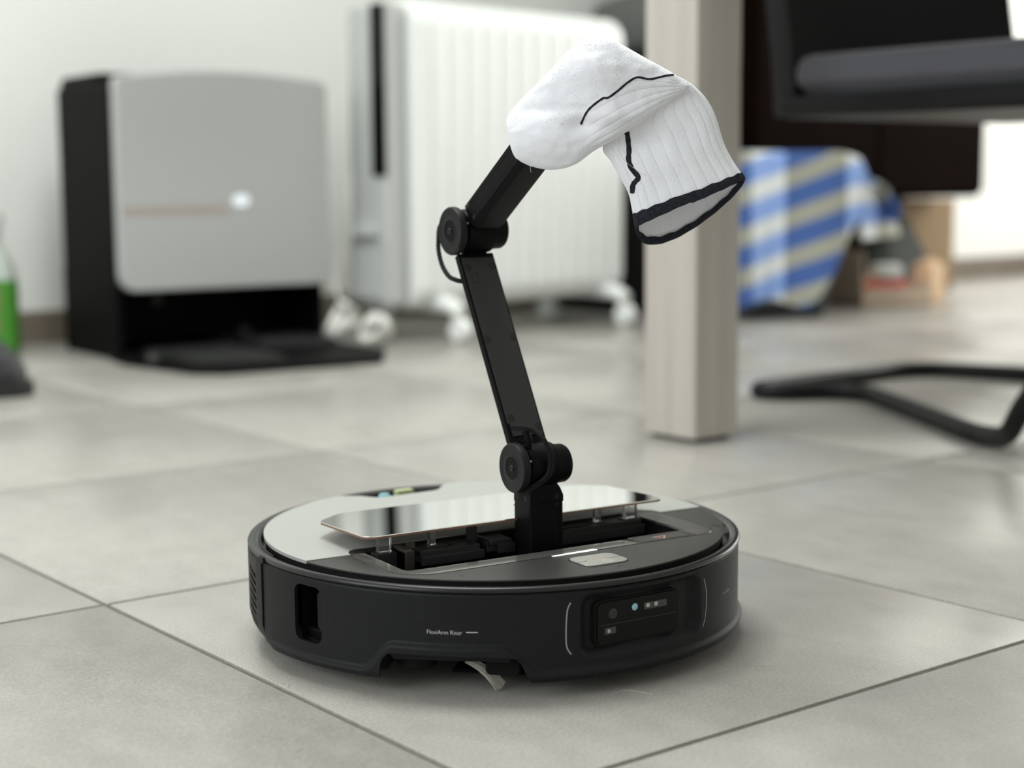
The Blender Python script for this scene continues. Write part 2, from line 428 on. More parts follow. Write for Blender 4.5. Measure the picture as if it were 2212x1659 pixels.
for a in ((N_F, N_B, -.06, .7), (N_F, N_B, 2.2, CEIL), (N_F, -.2, .7, 2.2), (2.0, N_B, .7, 2.2)):
    g.box(S_L - .12, S_L, a[0], a[1], a[2], a[3], mx=RM)
struct('wall_left', g, K['plaster'])
g = M()
for a in ((N_F, N_B, -.06, .4), (N_F, N_B, 2.3, CEIL), (N_F, 1.05, .4, 2.3), (2.95, N_B, .4, 2.3)):
    g.box(S_R, S_R + .12, a[0], a[1], a[2], a[3], mx=RM)
struct('wall_right', g, K['plaster'])
g = M(); g.box(S_L, S_R, N_F - .12, N_F, -.06, CEIL, mx=RM)
struct('wall_front', g, K['plaster'])
g = M(); g.box(S_L - .1, S_R + .1, N_F - .1, N_B + .1, CEIL, CEIL + .1, mx=RM); struct('ceiling', g, K['plaster'])
g = M(); g.box(S_L, S_R, N_B - .010, N_B - .0002, 0, .066, .003, mx=RM); struct('baseboard_back', g, K['skirting'])
for nm, ax in (('window_1', 'r'), ('window_2', 'f')):
    g = M()
    if ax == 'r': rects = ((1.05, 1.11, .4, 2.3), (2.89, 2.95, .4, 2.3), (1.97, 2.03, .4, 2.3), (1.05, 2.95, .4, .46), (1.05, 2.95, 2.24, 2.3))
    else: rects = ((-.2, -.14, .7, 2.2), (1.94, 2.0, .7, 2.2), (.87, .93, .7, 2.2), (-.2, 2.0, .7, .76), (-.2, 2.0, 2.14, 2.2))
    for a in rects:
        if ax == 'r': g.box(S_R + .03, S_R + .09, a[0], a[1], a[2], a[3], .004, mx=RM)
        else: g.box(S_L - .09, S_L - .03, a[0], a[1], a[2], a[3], .004, mx=RM)
    struct(nm, g, K['rad_white'])

# ------------------------------------------------------------------ robot vacuum (millimetres in its own frame, front is -y)
RC = Vector((-.01365, 1.14109, 0))
robot = thing('robot_vacuum', 'round charcoal robot vacuum with silver lid and raised jointed arm on tiled floor', 'robot vacuum', RC, R(31))
MM = .001

def lip_z(t):
    if t < -130: return 16.5 + 18.5 * sm(-149, -141.5, t)
    return 17.5 + 17.5 * (1 - sm(-119, -110.5, t)) if t > -130 else 35
def rad(t, z):
    r = 174.3
    r += 3.0 * sm(-1.4, 2.4, lip_z(t) - z) * sm(-183.4, -176, t) * sm(3.4, -4, t)
    if z < 15: r -= (15 - z) * .45
    if z > 66.5: r -= (z - 66.5) * .8
    # the dished recess round the front sensor panel
    s, w = (t + 86.2) * 3.05, z - 45
    qx, qz = abs(s) - (51 - 10), abs(w) - (21 - 10)
    d = math.hypot(max(qx, 0), max(qz, 0)) + min(max(qx, qz), 0) - 10
    r -= 5.6 * sm(0.4, -6.5, d)
    return r
def cyl_pt(t, z, dr=0.0):
    r = rad(t, z) + dr
    return (r * math.cos(R(t)), r * math.sin(R(t)), z)
T0, T1, Z0, Z1 = -183.4, 3.4, 11.5, 67.6
nt_, nz_ = 380, 57
g = M()
outer = [[cyl_pt(T0 + (T1 - T0) * i / nt_, Z0 + (Z1 - Z0) * j / nz_) for j in range(nz_ + 1)] for i in range(nt_ + 1)]
rings = []
for i in range(nt_ + 1):
    t = R(T0 + (T1 - T0) * i / nt_)
    inn = [((p[0] * (1 - 2.6 / math.hypot(p[0], p[1]))), (p[1] * (1 - 2.6 / math.hypot(p[0], p[1]))), p[2]) for p in outer[i][::-1]]
    rings.append(outer[i] + inn)
g.loft(rings, True, True, True)
bumper = g.build('bumper', K['shell'], robot, MM)
tag(bumper, 'charcoal front bumper with recessed sensor panel')
def radial(t, r=0, z=0):
    """frame whose x runs along increasing angle, y up, z outwards"""
    n = Vector((math.cos(R(t)), math.sin(R(t)), 0)); x = Vector((-n.y, n.x, 0)); y = Vector((0, 0, 1))
    m = Matrix((x, y, n)).transposed().to_4x4()
    m.translation = n * r + Vector((0, 0, z))
    return m
c1 = M(); c1.prism(rr(-13.2, 13.2, -18.6, 18.6, 6, 6), 150, 200, mx=radial(-164.2, 0, 43.8)); c1 = c1.build('c', None, robot, MM)
ax0, ax1 = -47.2, 46.6
pa = [(ax0 - 1.5, -2), (ax1 + 6, -2), (ax1 + 2, 12)] + [tuple(p) for p in spline([(ax1 - 1, 17.5), (ax1 - 5, 25.5), (ax1 - 12, 28.2), (0, 29), (ax0 + 11, 28.7), (ax0 + 4, 26.4), (ax0 + .8, 21.5), (ax0, 14)], 30)]
c2 = M(); c2.prism(pa, 100, 200, mx=radial(-129.1, 0, 0)); c2 = c2.build('c', None, robot, MM)
cut(bumper, [c1, c2])

# rear shell with its slotted vents
g = M(); rings = []
for i in range(241):
    t = R(3.6 + (176.2 - 3.6) * i / 240)
    prof = [(166, 14), (171.5, 12.8), (173.8, 17), (175.3, 24), (175.4, 66), (174.6, 68.6), (172, 70.4), (166, 70.4)]
    rings.append([(r * math.cos(t), r * math.sin(t), z) for r, z in prof])
g.loft(rings, True, True, True)
rear = g.build('rear_shell', K['shell'], robot, MM)
cs = M()
for k in range(7):
    z = 24.4 + k * 5.35
    cs.prism([(-9.6, 2.0), (-9.6, -.2), (10.2, -4.2), (10.2, -1.4)], 168, 180, mx=radial(168.4, 0, z))
cut(rear, [cs.build('c', None, robot, MM)])
for k in range(7):
    vm = M(); vm.box(-11, 11, -5.2, 3.0, 168.6, 169.4, mx=radial(168.4, 0, 24.4 + k * 5.35))
    vm.build('vent_slot', K['black'], robot, MM)

# chassis, wheels, cavity of the side window
g = M()
arc = [(163 * math.cos(R(t)), 163 * math.sin(R(t))) for t in range(0, 360, 3)]
chassis = ngon_prism(arc, 13, 30, 1); chassis = bm_build(chassis, 'chassis', K['black'], robot)
cb = M(); cb.prism([(ax0 + 2, -40), (ax1 - 2, -40), (ax1 - 2, 27.5), (ax0 + 2, 27.5)], 118, 190, mx=radial(-129.1)); cut(chassis, [cb.build('c', None, robot, MM)])
for sx in (-1, 1):
    w = M(); pr = [(-12, 0), (-12, 34), (-10, 36), (10, 36), (12, 34), (12, 0)]
    w.lathe([(r, z) for z, r in pr], 40, mx=Matrix.Translation((sx * 95, 20, 36)) @ Matrix.Rotation(R(90), 4, 'Y'))
    w.build('drive_wheel', K['rubber'], robot, MM)
w = M(); w.lathe([(0, -8), (11, -8), (12.5, -6), (12.5, 6), (11, 8), (0, 8)], 32, mx=Matrix.Translation((0, -110, 12.5)) @ Matrix.Rotation(R(90), 4, 'Y'))
w.build('caster_wheel', K['rubber'], robot, MM)
g = M(); RW = radial(-164.2, 0, 43.8)
g.box(-16, 16, -21, 21, 146, 149, mx=RW); g.box(-17, -14, -21, 21, 146, 165, mx=RW); g.box(14, 17, -21, 21, 146, 165, mx=RW)
g.box(-16, 16, 19.5, 22, 146, 165, mx=RW); g.box(-16, 16, -22, -19.5, 146, 165, mx=RW)
wl = g.build('side_window_well', K['black'], robot, MM)
g = M(); g.prism(rr(2.5, 15, -11, 14, 3, 4), 165, 168.5, 1.0, mx=RW)
g.build('side_window_cover', K['shell'], wl, MM)
g = M(); g.tube([(-3, 8, 158), (-3.5, -8, 160), (-2, -14, 161), (4, -17, 162)], 1.2, 8, mx=RW)
g.build('side_window_rib', K['gloss'], wl, MM)
# under the arch: inner guard, hub and the brush tuft
g = M(); g.prism([(ax0 + 8, 23.2), (ax1 - 12, 23.2), (ax1 - 10, 27), (ax0 + 6, 27.2)], 138, 167, .6, mx=radial(-129.1)); g.build('brush_guard', K['shell'], robot, MM)
g = M(); g.lathe([(0, 13), (9, 13), (12, 14.5), (13, 17), (13, 23), (10, 26), (0, 26)], 40, mx=Matrix.Translation((-114, -97, 0)))
hub = g.build('side_brush_hub', K['black'], robot, MM)
g = M(); g.prism(rr(18, 40, 12, 24, 3, 4), 132, 158, 1.5, mx=radial(-129.1)); g.build('brush_motor_block', K['black'], robot, MM)
g = M(); g.prism(rr(-4, 44, 11.5, 13, 1, 2), 126, 149, .5, mx=radial(-129.1)); g.build('lower_guard_bar', K['black'], robot, MM)
g = M()
for k in range(46):
    f = k / 45; j = random.uniform(-1, 1); q = random.uniform(-.8, .8)
    p0 = Vector((-95 + 5 * f + q, -125 - 2 * f, 20.5 + q)); 
    p1 = Vector((-86 + 8 * f + j, -130.5 - 1.5 * j, 13 + 2 * q)); 
    p2 = Vector((-79 + 9.5 * f + 1.2 * j, -135.5 + 4 * f + j, 1.2 + 3 * max(0, f - .55) * 2 + .6 * abs(q)))
    g.tube([tuple(x) for x in spline([p0, p1, p2], 6)], lambda t: .24, 5)
tag(g.build('brush_tuft', K['bristle'], robot, MM), 'frayed pale bristles of the side brush', kind='stuff')

# rim round the lid
g = M(); g.lathe([(160.5, 64), (166.4, 64.5), (167.2, 69.8), (168.4, 71.0), (170.2, 71.3), (171.4, 71.9), (173.6, 72.1), (175.0, 71.2), (175.5, 69.9), (175.0, 68.8), (173.0, 68.2), (172.6, 66.8), (170.6, 63), (160.5, 64)], 240)
g.build('rim', K['rim'], robot, MM)

# lid: dark front half and silver rear plate round the open hatch
X0, X1, Y0, Y1 = -129, 124, -108, -18
RL, YB = 164.2, -33
fr_out = rr(X0, X1, Y0, Y1, [26, 20, 12, 14], 8)
a_ = math.degrees(math.asin(YB / RL))
front = [(RL * math.cos(R(t)), RL * math.sin(R(t))) for t in [180 - a_ + (360 + a_ - 180 + a_) * k / 120 for k in range(121)]]
low = [p for p in fr_out if p[1] < YB]
# the hatch outline is walked right to left along its front
low = sorted([p for p in low if p[0] > 0], key=lambda p: -p[1] + p[0] * 1e-3) if False else low
k0 = max(range(len(low)), key=lambda i: (low[i][0] > 0) * 1000 + low[i][1])
li = [p for p in fr_out[:18] if p[1] < YB]          # corner 0 (front left) then corner 1 (front right)
poly = front + [(X1, YB)] + li[::-1] + [(X0, YB)]
bm_build(ngon_prism(poly, 73.2, 74.3, .4), 'lid_front', K['shell_warm'], robot); bm_build(ngon_prism([(x * .994, y * .994) for x, y in poly], 66, 73.3), 'lid_core', K['black'], robot)
YB2 = -32.2; a2 = math.degrees(math.asin(YB2 / RL))
def arc_pts(d0, d1, n, r=RL): return [(r * math.cos(R(d0 + (d1 - d0) * k / n)), r * math.sin(R(d0 + (d1 - d0) * k / n))) for k in range(n + 1)]
tn = 90 - math.degrees(math.asin(46 / RL))
back = arc_pts(a2, tn, 50) + [(35, 145), (29, 137), (23, 134.5), (-22, 131.5), (-28, 133.5), (-36, 146)] + arc_pts(180 - tn + 2, 180 - a2, 50)
hi = [p for p in fr_out[18:] if p[1] > YB2]
poly = back + [(X0, YB2)] + hi[::-1] + [(X1, YB2)]
tag(bm_build(ngon_prism(poly, 72.6, 74.9, .5), 'lid_plate', K['silver'], robot), 'matt silver grey rear lid plate'); bm_build(ngon_prism([(x * .992, y * .992) for x, y in poly], 66, 73.3), 'lid_core', K['black'], robot)
# rear sensor window in the notch of the plate
g = M(); g.prism(rr(-40, 42, 129, 161, 4, 4), 62, 69.5, .8); sw = g.build('rear_sensor_window', K['gloss'], robot, MM)
g = M(); g.lathe([(0, 76.0), (3.4, 75.4), (5.0, 73.5), (5.0, 69)], 28, mx=Matrix.Translation((-17, 142, 0))); g.build('round_lens', K['cyan'], sw, MM)
g = M(); g.box(-4, 11, 145, 152, 69, 75.6, 1); g.build('square_sensor', K['green_lens'], sw, MM)

# hatch frame, well and mechanism
fr_in = rr(-116, 105, -88, -24, [5, 5, 5, 5], 8)
mid = [((a[0] * .62 + b[0] * .38), (a[1] * .62 + b[1] * .38)) for a, b in zip(fr_out, fr_in)]
g = M(); g.loft([[(x, y, 73.6) for x, y in inset(fr_out, .25)], [(x, y, 74.35) for x, y in inset(fr_out, .8)], [(x, y, 74.2) for x, y in mid], [(x, y, 73.4) for x, y in inset(fr_in, -1.2)], [(x, y, 72.2) for x, y in fr_in]])
hf = g.build('hatch_frame', K['frame_dark'], robot, MM)
ix = [35] + list(range(0, 9))
def strip_pt(k, f, dz):
    a, b = inset(fr_out, .8)[k], inset(fr_in, -1.2)[k]
    return (a[0] * (1 - f) + b[0] * f, a[1] * (1 - f) + b[1] * f, (74.35, 74.2, 73.4)[int(f * 2)] + dz)
def strip_end(f, dz):
    a, b = inset(fr_out, .8)[8], inset(fr_in, -1.2)[8]
    return (52 - 4 * f, a[1] * (1 - f) + b[1] * f, (74.35, 74.2, 73.4)[int(f * 2)] + dz)
g = M(); g.loft([[strip_pt(k, f, .14) for k in ix] + [strip_end(f, .14)] for f in (0, .5, 1)] + [[strip_pt(k, 1, -1.2) for k in ix] + [strip_end(1, -1.2)]], False)
tag(g.build('frame_strip', K['frame'], robot, MM), 'shiny grey strip along the front of the open hatch')
bm_build(ngon_prism(rr(53, 102, -107.2, -89.6, [4, 4, 2, 2], 3), 73, 74.5, .2), 'hatch_catch', K['shell_warm'], robot)
g = M(); g.box(-119, 108, -91, -21, 30, 31.5); g.box(-119, -116, -91, -21, 31, 72.3); g.box(105, 108, -91, -21, 31, 72.3); g.box(-119, 108, -91, -88, 31, 72.3); g.box(-119, 108, -24, -21, 31, 72.3)
well = g.build('hatch_well', K['black'], robot, MM)
def sub(name, m, f, parent=None):
    q = M(); f(q); return q.build(name, m, parent or robot, MM)
sub('guide_rail', K['inner'], lambda q: (q.box(-84, -38, -46, -24, 66, 73.4, .5), q.box(-84, -36, -49, -45.5, 64, 70, .5)), well)
sub('guide_rail', K['inner'], lambda q: (q.box(-32, -11, -44, -24, 66, 73.6, .4), q.box(-24, -11, -48, -44, 65, 71.5, .4), q.box(-30, -27, -46, -24, 71, 74.4, .3)), well)
sub('guide_rail', K['inner'], lambda q: (q.box(20, 102, -39, -24, 66, 73.2, .5), q.box(30, 103, -43, -39, 63, 70, .5), q.box(20, 60, -33, -32, 73, 73.8, .2)), well)
sub('seam_strip', K['gloss'], lambda q: (q.box(-82, -56, -39.2, -38.6, 73, 73.6), q.box(-56.6, -56, -39.2, -33, 73, 73.6), q.box(-56, -40, -33.4, -32.8, 73, 73.6)), well)
sub('latch_bracket', K['bronze'], lambda q: (q.box(-96.5, -90, -49, -46.5, 62, 76, .4), q.box(-96.5, -91, -47, -30, 74, 76.5, .4), q.box(-88, -81, -32, -30, 68, 77, .4)), well)
sub('corner_ledge', K['inner'], lambda q: (q.prism([(-116, -60), (-104, -78), (-101, -84), (-116, -84)], 62, 66, .5), q.box(-116, -108, -50, -25, 60, 64, .5)), well)
sub('corner_ledge', K['frame'], lambda q: q.prism([(-113, -87.5), (-88, -87.5), (-94, -79), (-106, -79)], 66, 71, .6), well)
sub('front_ledge', K['frame'], lambda q: q.box(-44, -12, -88, -82, 66, 71.4, .5), well)
sub('front_ledge', K['frame'], lambda q: q.box(20, 58, -88, -83, 66, 71.4, .5), well)
sub('cross_bar', K['inner'], lambda q: q.box(-100, 100, -66, -64.8, 44, 46, .3), well)
sub('clip', K['inner'], lambda q: q.box(-40.5, -33, -33, -30, 62, 85.2, .4))
for x, y, w, d in ((-105.5, -34, 9.5, 5), (-68.5, -32.5, 4.4, 4.4), (69, -30, 4.6, 4.4), (96.5, -32, 10, 5)):
    sub('flap_post', K['acrylic'], lambda q: q.box(x - w / 2, x + w / 2, y - d / 2, y + d / 2, 73.8, 85.3, .5)); sub('post_base', K['inner'], lambda q: q.box(x - w / 2 - 3, x + w / 2 + 3, y - 4.5, y + 5, 60, 73.8, .6), well)
# raised flap, mirror faced
fl = rr(-125, 117, -48, 48, [9, 9, 9, 9], 5)
fl = [(x, y) for x, y in fl if not (x < -100 and y > 20) and not (x > 92 and y > 20)]
fl = fl[:12] + [(117, 26), (114, 31), (98, 45), (92, 48), (-98, 48), (-104, 45), (-122, 30), (-125, 24)]
g = M(); g.prism(fl, 85.2, 86.4); flap = g.build('hatch_flap', K['copper'], robot, MM); flap.matrix_local = Matrix.Translation((0, 0, .0862)) @ Matrix.Rotation(R(-1.9), 4, 'X') @ Matrix.Translation((0, 0, -.0862))
g = M(); g.prism(inset(fl, .15), 86.4, 87.0, .25); tag(g.build('mirror_face', K['mirror'], flap, MM), 'polished mirror upper face of the raised flap')

# buttons, lamp strip, marks on the lid
ZT = 74.3
bt = rr(-16, 18, -145.5, -120, [6, 7, 7, 6], 6)
g = M(); g.prism(inset(bt, -.9), ZT - .5, ZT + .06); bs = g.build('button_seat', K['black'], robot, MM)
half = [p for p in bt if p[1] < -134]; half2 = [p for p in bt if p[1] >= -134]
p_front = [p for p in bt if p[1] < -133.6] 
i0 = [p for p in bt[:14] if p[1] < -134.3]
b1 = i0[:7] + i0[7:] + [(18, -134.3), (8, -134.3), (6, -133), (-8, -133), (-10, -134.3), (-16, -134.3)]
i1 = [p for p in bt[14:] if p[1] > -133.3]
b2 = [(-16, -133.4), (-10.3, -133.4), (-8.4, -132.1), (6.4, -132.1), (8.3, -133.4), (18, -133.4)] + i1
bm_build(ngon_prism(b1, ZT - .3, ZT + .9, .3), 'power_button', K['button'], robot)
bm_build(ngon_prism(b2, ZT - .3, ZT + .9, .3), 'home_button', K['button'], robot)
sub('button_lamp', K['orange'], lambda q: q.box(-8, 6, -132.9, -132.2, ZT, ZT + .75))
def arc_strip(q, cx, cy, r, w, a0, a1, z, n=24):
    q.loft([[((r - w / 2) * math.cos(R(a0 + (a1 - a0) * k / n)) + cx, (r - w / 2) * math.sin(R(a0 + (a1 - a0) * k / n)) + cy, z) for k in range(n + 1)],
            [((r + w / 2) * math.cos(R(a0 + (a1 - a0) * k / n)) + cx, (r + w / 2) * math.sin(R(a0 + (a1 - a0) * k / n)) + cy, z) for k in range(n + 1)]], False)
sub('power_symbol', K['white'], lambda q: (arc_strip(q, 3, -139.6, 2.9, .9, -235, 55, ZT + .95), q.box(2.55, 3.45, -139.4, -136.2, ZT + .9, ZT + .95)))
sub('lamp_strip', K['led'], lambda q: q.prism([(-19, -106.9), (-17, -108.8), (17, -107.4), (15, -104.9)], ZT - .2, ZT + .35, .1))
def hollow(q, x0, x1, y0, y1, r, w, z):
    q.loft([[(x, y, z) for x, y in rr(x0, x1, y0, y1, r, 4)], [(x, y, z) for x, y in rr(x0 + w, x1 - w, y0 + w, y1 - w, max(r - w, .1), 4)]])
sub('catch_outline', K['black'], lambda q: hollow(q, 55, 97, -106.0, -92, 3, .6, ZT + .26))
def tri(q):
    o = [(69, -97), (81, -97), (75, -104.5)]; i = [(71.2, -98.2), (78.8, -98.2), (75, -102.8)]
    q.loft([[(x, y, ZT + .28) for x, y in o], [(x, y, ZT + .28) for x, y in i]])
sub('triangle_mark', K['pink'], tri)
sub('finger_groove', K['inner'], lambda q: arc_strip(q, 110, -93, 22, 3.4, -75, 20, ZT + .12, 30))
for x, y in ((-94.5, -121), (24, -114), (2.3, -153.6)):
    sub('pin_hole', K['black'], lambda q: q.prism(circ(x, y, .7, 10), ZT - .2, ZT + .06))

# front sensor panel
PF = radial(-88.0, 0, 44.6)
sub('panel_gap', K['black'], lambda q: q.prism(rr(-33.6, 33.2, -15.2, 14.4, 5, 6), 164, 169.4, .3, mx=PF))
g = M(); g.prism(rr(-32.2, 31.8, -13.8, 13, 4, 6), 164, 170.6, .5, mx=PF); panel = g.build('sensor_panel', K['gloss'], robot, MM)
sub('panel_seam', K['inner'], lambda q: q.box(-31.5, 31, -1.7, -1.35, 170.5, 170.68, mx=PF), panel)
sub('dark_lens', K['inner'], lambda q: (q.lathe([(1.4, 170.9), (2.6, 170.95), (3.3, 170.9), (3.4, 170.5)], 28, mx=PF @ Matrix.Translation((-20.4, 5.2, 0))), q.lathe([(0, 170.85), (1.2, 170.8), (1.2, 170.4)], 20, mx=PF @ Matrix.Translation((-20.4, 5.2, 0)))), panel)
sub('cyan_lens', K['cyan'], lambda q: q.lathe([(0, 171.3), (1.6, 171.1), (2.5, 170.5)], 24, mx=PF @ Matrix.Translation((-3.0, 6.9, 0))), panel)
sub('sensor_strip', K['sensor'], lambda q: q.prism(rr(4.2, 22.5, 4.0, 8.4, .6, 3), 170.4, 170.8, .1, mx=PF), panel)
for x in (7.3, 13.8): sub('emitter', K['sensor_dot'], lambda q: q.prism(rr(x - 1.4, x + 1.4, 5.2, 7.9, .9, 3), 170.7, 171, .1, mx=PF), panel)
sub('lower_sensor', K['sensor'], lambda q: q.prism(rr(-26.8, -18, -7.6, -3.4, .6, 3), 170.4, 170.8, .1, mx=PF), panel)
sub('emitter', K['sensor_dot'], lambda q: q.prism(rr(-24.6, -22.4, -6.7, -4.4, .6, 3), 170.7, 171, .1, mx=PF), panel)
# thin printed arcs, lettering, dot grid on the bumper
def strip_on(name, m, pts, w, dr=.12):
    q = M(); a, b = [], []
    n = len(pts)
    for i, (t, z) in enumerate(pts):
        t0, z0 = pts[max(i - 1, 0)]; t1, z1 = pts[min(i + 1, n - 1)]
        dx, dz = (t1 - t0) * 3.05, z1 - z0; l = math.hypot(dx, dz) or 1
        ox, oz = -dz / l * w / 2, dx / l * w / 2
        a.append(cyl_pt(t + ox / 3.05, z + oz, dr)); b.append(cyl_pt(t - ox / 3.05, z - oz, dr))
    q.loft([a, b], False); return q.build(name, m, robot, MM)
strip_on('printed_arc', K['greyprint'], [tuple(p) for p in spline([(-104.7, 60.5), (-105.4, 56), (-105.7, 45), (-105.6, 33), (-104.6, 27.5)], 30)], .75)
strip_on('printed_arc', K['greyprint'], [tuple(p) for p in spline([(-68.3, 59.5), (-67.4, 52), (-67.2, 42), (-67.7, 33), (-68.6, 27.5)], 30)], .75)
def lettering(name, s, size, t0, z0, m, width=None):
    vs, fs = text_mesh(s, size)
    mxw = max(v[0] for v in vs); k = width / mxw if width else 1
    q = M(); q.add([cyl_pt(t0 + math.degrees(v[0] * k / 174.4), z0 + v[1], .13) for v in vs], fs)
    return q.build(name, m, robot, MM)
lettering('lettering', 'FlexiArm Riser', 3.9, -134.4, 42.2, K['white'], 22.6)
strip_on('printed_line', K['white'], [(-126.2 + .24 * k, 43.9) for k in range(11)], .45)
lettering('lettering', 'StarSight', 3.2, -58.6, 42.0, K['greyprint'], 14)
lettering('lettering', 'Autonomous System', 2.6, -58.6, 38.4, K['faint'], 30)
strip_on('printed_line', K['faint'], [(-59.6, 37.8 + k) for k in range(9)], .4)
g = M()
for r_ in range(24):
    for c_ in range(5):
        if (r_ + c_) % 2: continue
        t, z = -136.6 + c_ * .42, 34.5 + r_ * 1.35
        q = [cyl_pt(t + dx / 3.05, z + dz, .08) for dx, dz in ((.22, 0), (0, .22), (-.22, 0), (0, -.22))]
        g.add(q, [(0, 1, 2, 3)])
tag(g.build('dot_print', K['faint'], robot, MM), kind='stuff')
# small lug where bumper and rear shell meet
sub('seam_lug', K['shell'], lambda q: q.prism(rr(-2.5, 5.5, -3, 1.6, 1, 3), 171.5, 176.6, .6, mx=radial(-183.2, 0, 70)))
g = M(); g.box(-1.2, 1.2, -28.5, 26, 165, 171.8, mx=radial(-183.6, 0, 42)); g.build('seam_gap', K['black'], robot, MM)

# ---- the folding arm
arm = empty('robot_arm', parent=robot); tag(arm, 'black two-joint folding arm rising from the open hatch')
J1, J2, AX = Vector((2.5, -55, 125.2)), Vector((2.5, 28.4, 284.3)), 2.6
px0, px1, py0, py1 = -9.8, 17.2, -66, -43.5
g = M(); g.prism(rr(px0, px1, py0, py1, 2.2, 4), 31.5, 100.5)
# shoulders narrow towards the joint
prof = [(px0, 100.5), (px1, 100.5), (px1, 105), (px1 - 2.6, 110.5), (px1 - 5, 113.5), (px0 + 3, 113.5), (px0 + 1.4, 112), (px0, 106)]
g.prism([(x, z) for x, z in prof], 0, py1 - py0, .8, Matrix(((1, 0, 0, 0), (0, 0, -1, py1), (0, 1, 0, 0), (0, 0, 0, 1))), .8)
g.box(px0 + 4, px1 - 6, py0 + 3, py1 - 3, 113, 122)
post = g.build('arm_post', K['arm'], arm, MM)
sub('post_seam', K['black'], lambda q: (q.box(px0 - .08, px0 + .2, py0 + .5, py1 - .5, 96.9, 97.5), q.box(px0 - .04, px0 + 5.6, py0 - .08, py0 + .1, 96.5, 97.1)), arm)
sub('post_seam', K['black'], lambda q: (q.box(px1 - 7.4, px1 - 7.1, py0 - .08, py0 + .1, 70, 92)), arm)
YZ = Matrix(((1, 0, 0, 0), (0, 0, -1, 0), (0, 1, 0, 0), (0, 0, 0, 1)))
for x, z, r_ in ((11.4, 104.6, 1.7), (11.7, 99.4, 1.1)):
    sub('screw', K['screw'], lambda q: q.lathe([(0, -.4), (r_ * .45, -.4), (r_ * .55, .1), (r_, .12), (r_ * 1.1, -.2)], 18, mx=Matrix.Translation((x, py0, z)) @ YZ), arm)
XL = Matrix(((0, 0, -1, 0), (0, 1, 0, 0), (1, 0, 0, 0), (0, 0, 0, 1)))     # z of the profile points to -x
for y, z, r_ in ((-59.5, 103.8, 1.6), (-49, 104.2, 1.6)):
    sub('screw', K['screw'], lambda q: q.lathe([(0, -.4), (r_ * .45, -.4), (r_ * .55, .1), (r_, .12), (r_ * 1.1, -.2)], 18, mx=Matrix.Translation((px0, y, z)) @ XL), arm)

def joint(c, nm):
    """barrel along x, flat cap wheel on its left, smaller motor end on its right"""
    T = Matrix.Translation(c)
    xr = Matrix(((0, 0, 1, 0), (0, 1, 0, 0), (-1, 0, 0, 0), (0, 0, 0, 1)))   # profile z -> +x
    b = M(); b.lathe([(0, -12), (14.6, -12), (15.4, -9.6), (15.4, -7.2), (15.8, -6.6), (15.8, 9.4), (15.4, 10.2), (14.2, 10.6), (13.7, 11.2), (13.4, 19.6), (12.4, 21.4), (0, 21.8)], 64, mx=T @ xr)
    jb = b.build(nm, K['arm'], arm, MM)
    w = M(); w.lathe([(0, -14.2), (15.2, -14.2), (16.8, -15.0), (17.3, -16.2), (17.3, -19.2), (16.6, -20.4), (15.2, -20.7), (12.6, -20.0), (9.4, -20.5), (8.0, -20.7), (7.7, -20.1), (0, -20.1)], 72, mx=T @ xr)
    w.build('joint_wheel', K['arm_wheel'], arm, MM)
    h = M(); h.lathe([(0, -20.3), (7.2, -20.5), (7.5, -20.0)], 40, mx=T @ xr); h.build('joint_cap', K['arm'], arm, MM)
    h = M(); h.lathe([(0, -20.6), (.9, -20.6), (1.1, -21.0), (2.0, -21.0), (2.3, -20.4)], 20, mx=T @ xr); h.build('screw', K['screw'], arm, MM)
    for a in (25, -70):
        h = M(); h.lathe([(0, -13.5), (.8, -13.5), (.8, -12), (0, -12)], 10, mx=T @ Matrix.Translation((0, -13.2 * math.cos(R(a)), 13.2 * math.sin(R(a)))) @ xr); h.build('screw', K['sensor_dot'], arm, MM)
    return jb
joint(J1, 'lower_joint'); joint(J2, 'upper_joint')
def frame_along(p, d, up_hint=Vector((1, 0, 0))):
    """x across (robot x), y along the link, z the outward face"""
    y = d.normalized(); x = up_hint; z = x.cross(y).normalized()
    m = Matrix((x, y, z)).transposed().to_4x4(); m.translation = p
    return m
D1 = (J2 + Vector((0, 6, 0)) - J1)
L1 = frame_along(J1, D1)              # the outward face looks to the front and up (z = x cross y)
if (L1.to_3x3() @ Vector((0, 0, 1))).y > 0: print('flip')
ln = D1.length
lw0, lw1 = -15.6, 13.4
g = M(); g.box(lw0, lw1, 17.2, ln - 18.4, -5.8, 0, .7, mx=L1)
g.box(-10, 9, 8, 22, -5.4, -.6, 1, mx=L1); g.box(-10, 9, ln - 24, ln - 8, -5.4, -.6, 1, mx=L1)
g.build('lower_link', K['arm'], arm, MM)
cov = [(-12.4, 22.6), (-12.4, 32), (-14, 32), (-14, ln - 22.2), (11.8, ln - 22.2), (11.8, 22.6), (1, 22.6), (1, 24.4), (-5, 24.4), (-5, 22.6)]
bm = ngon_prism([(x, y) for x, y in cov][::-1], -.3, .75, .25); bm.transform(L1); bm_build(bm, 'link_cover', K['arm_plate'], arm)
g = M(); hollow(g, -10.4, -4.9, ln - 42.6, ln - 34.6, .7, .35, 0); 
gg = M(); gg.add(g.v, g.f, L1 @ Matrix.Translation((0, 0, .80))); gg.build('cover_mark', K['black'], arm, MM)
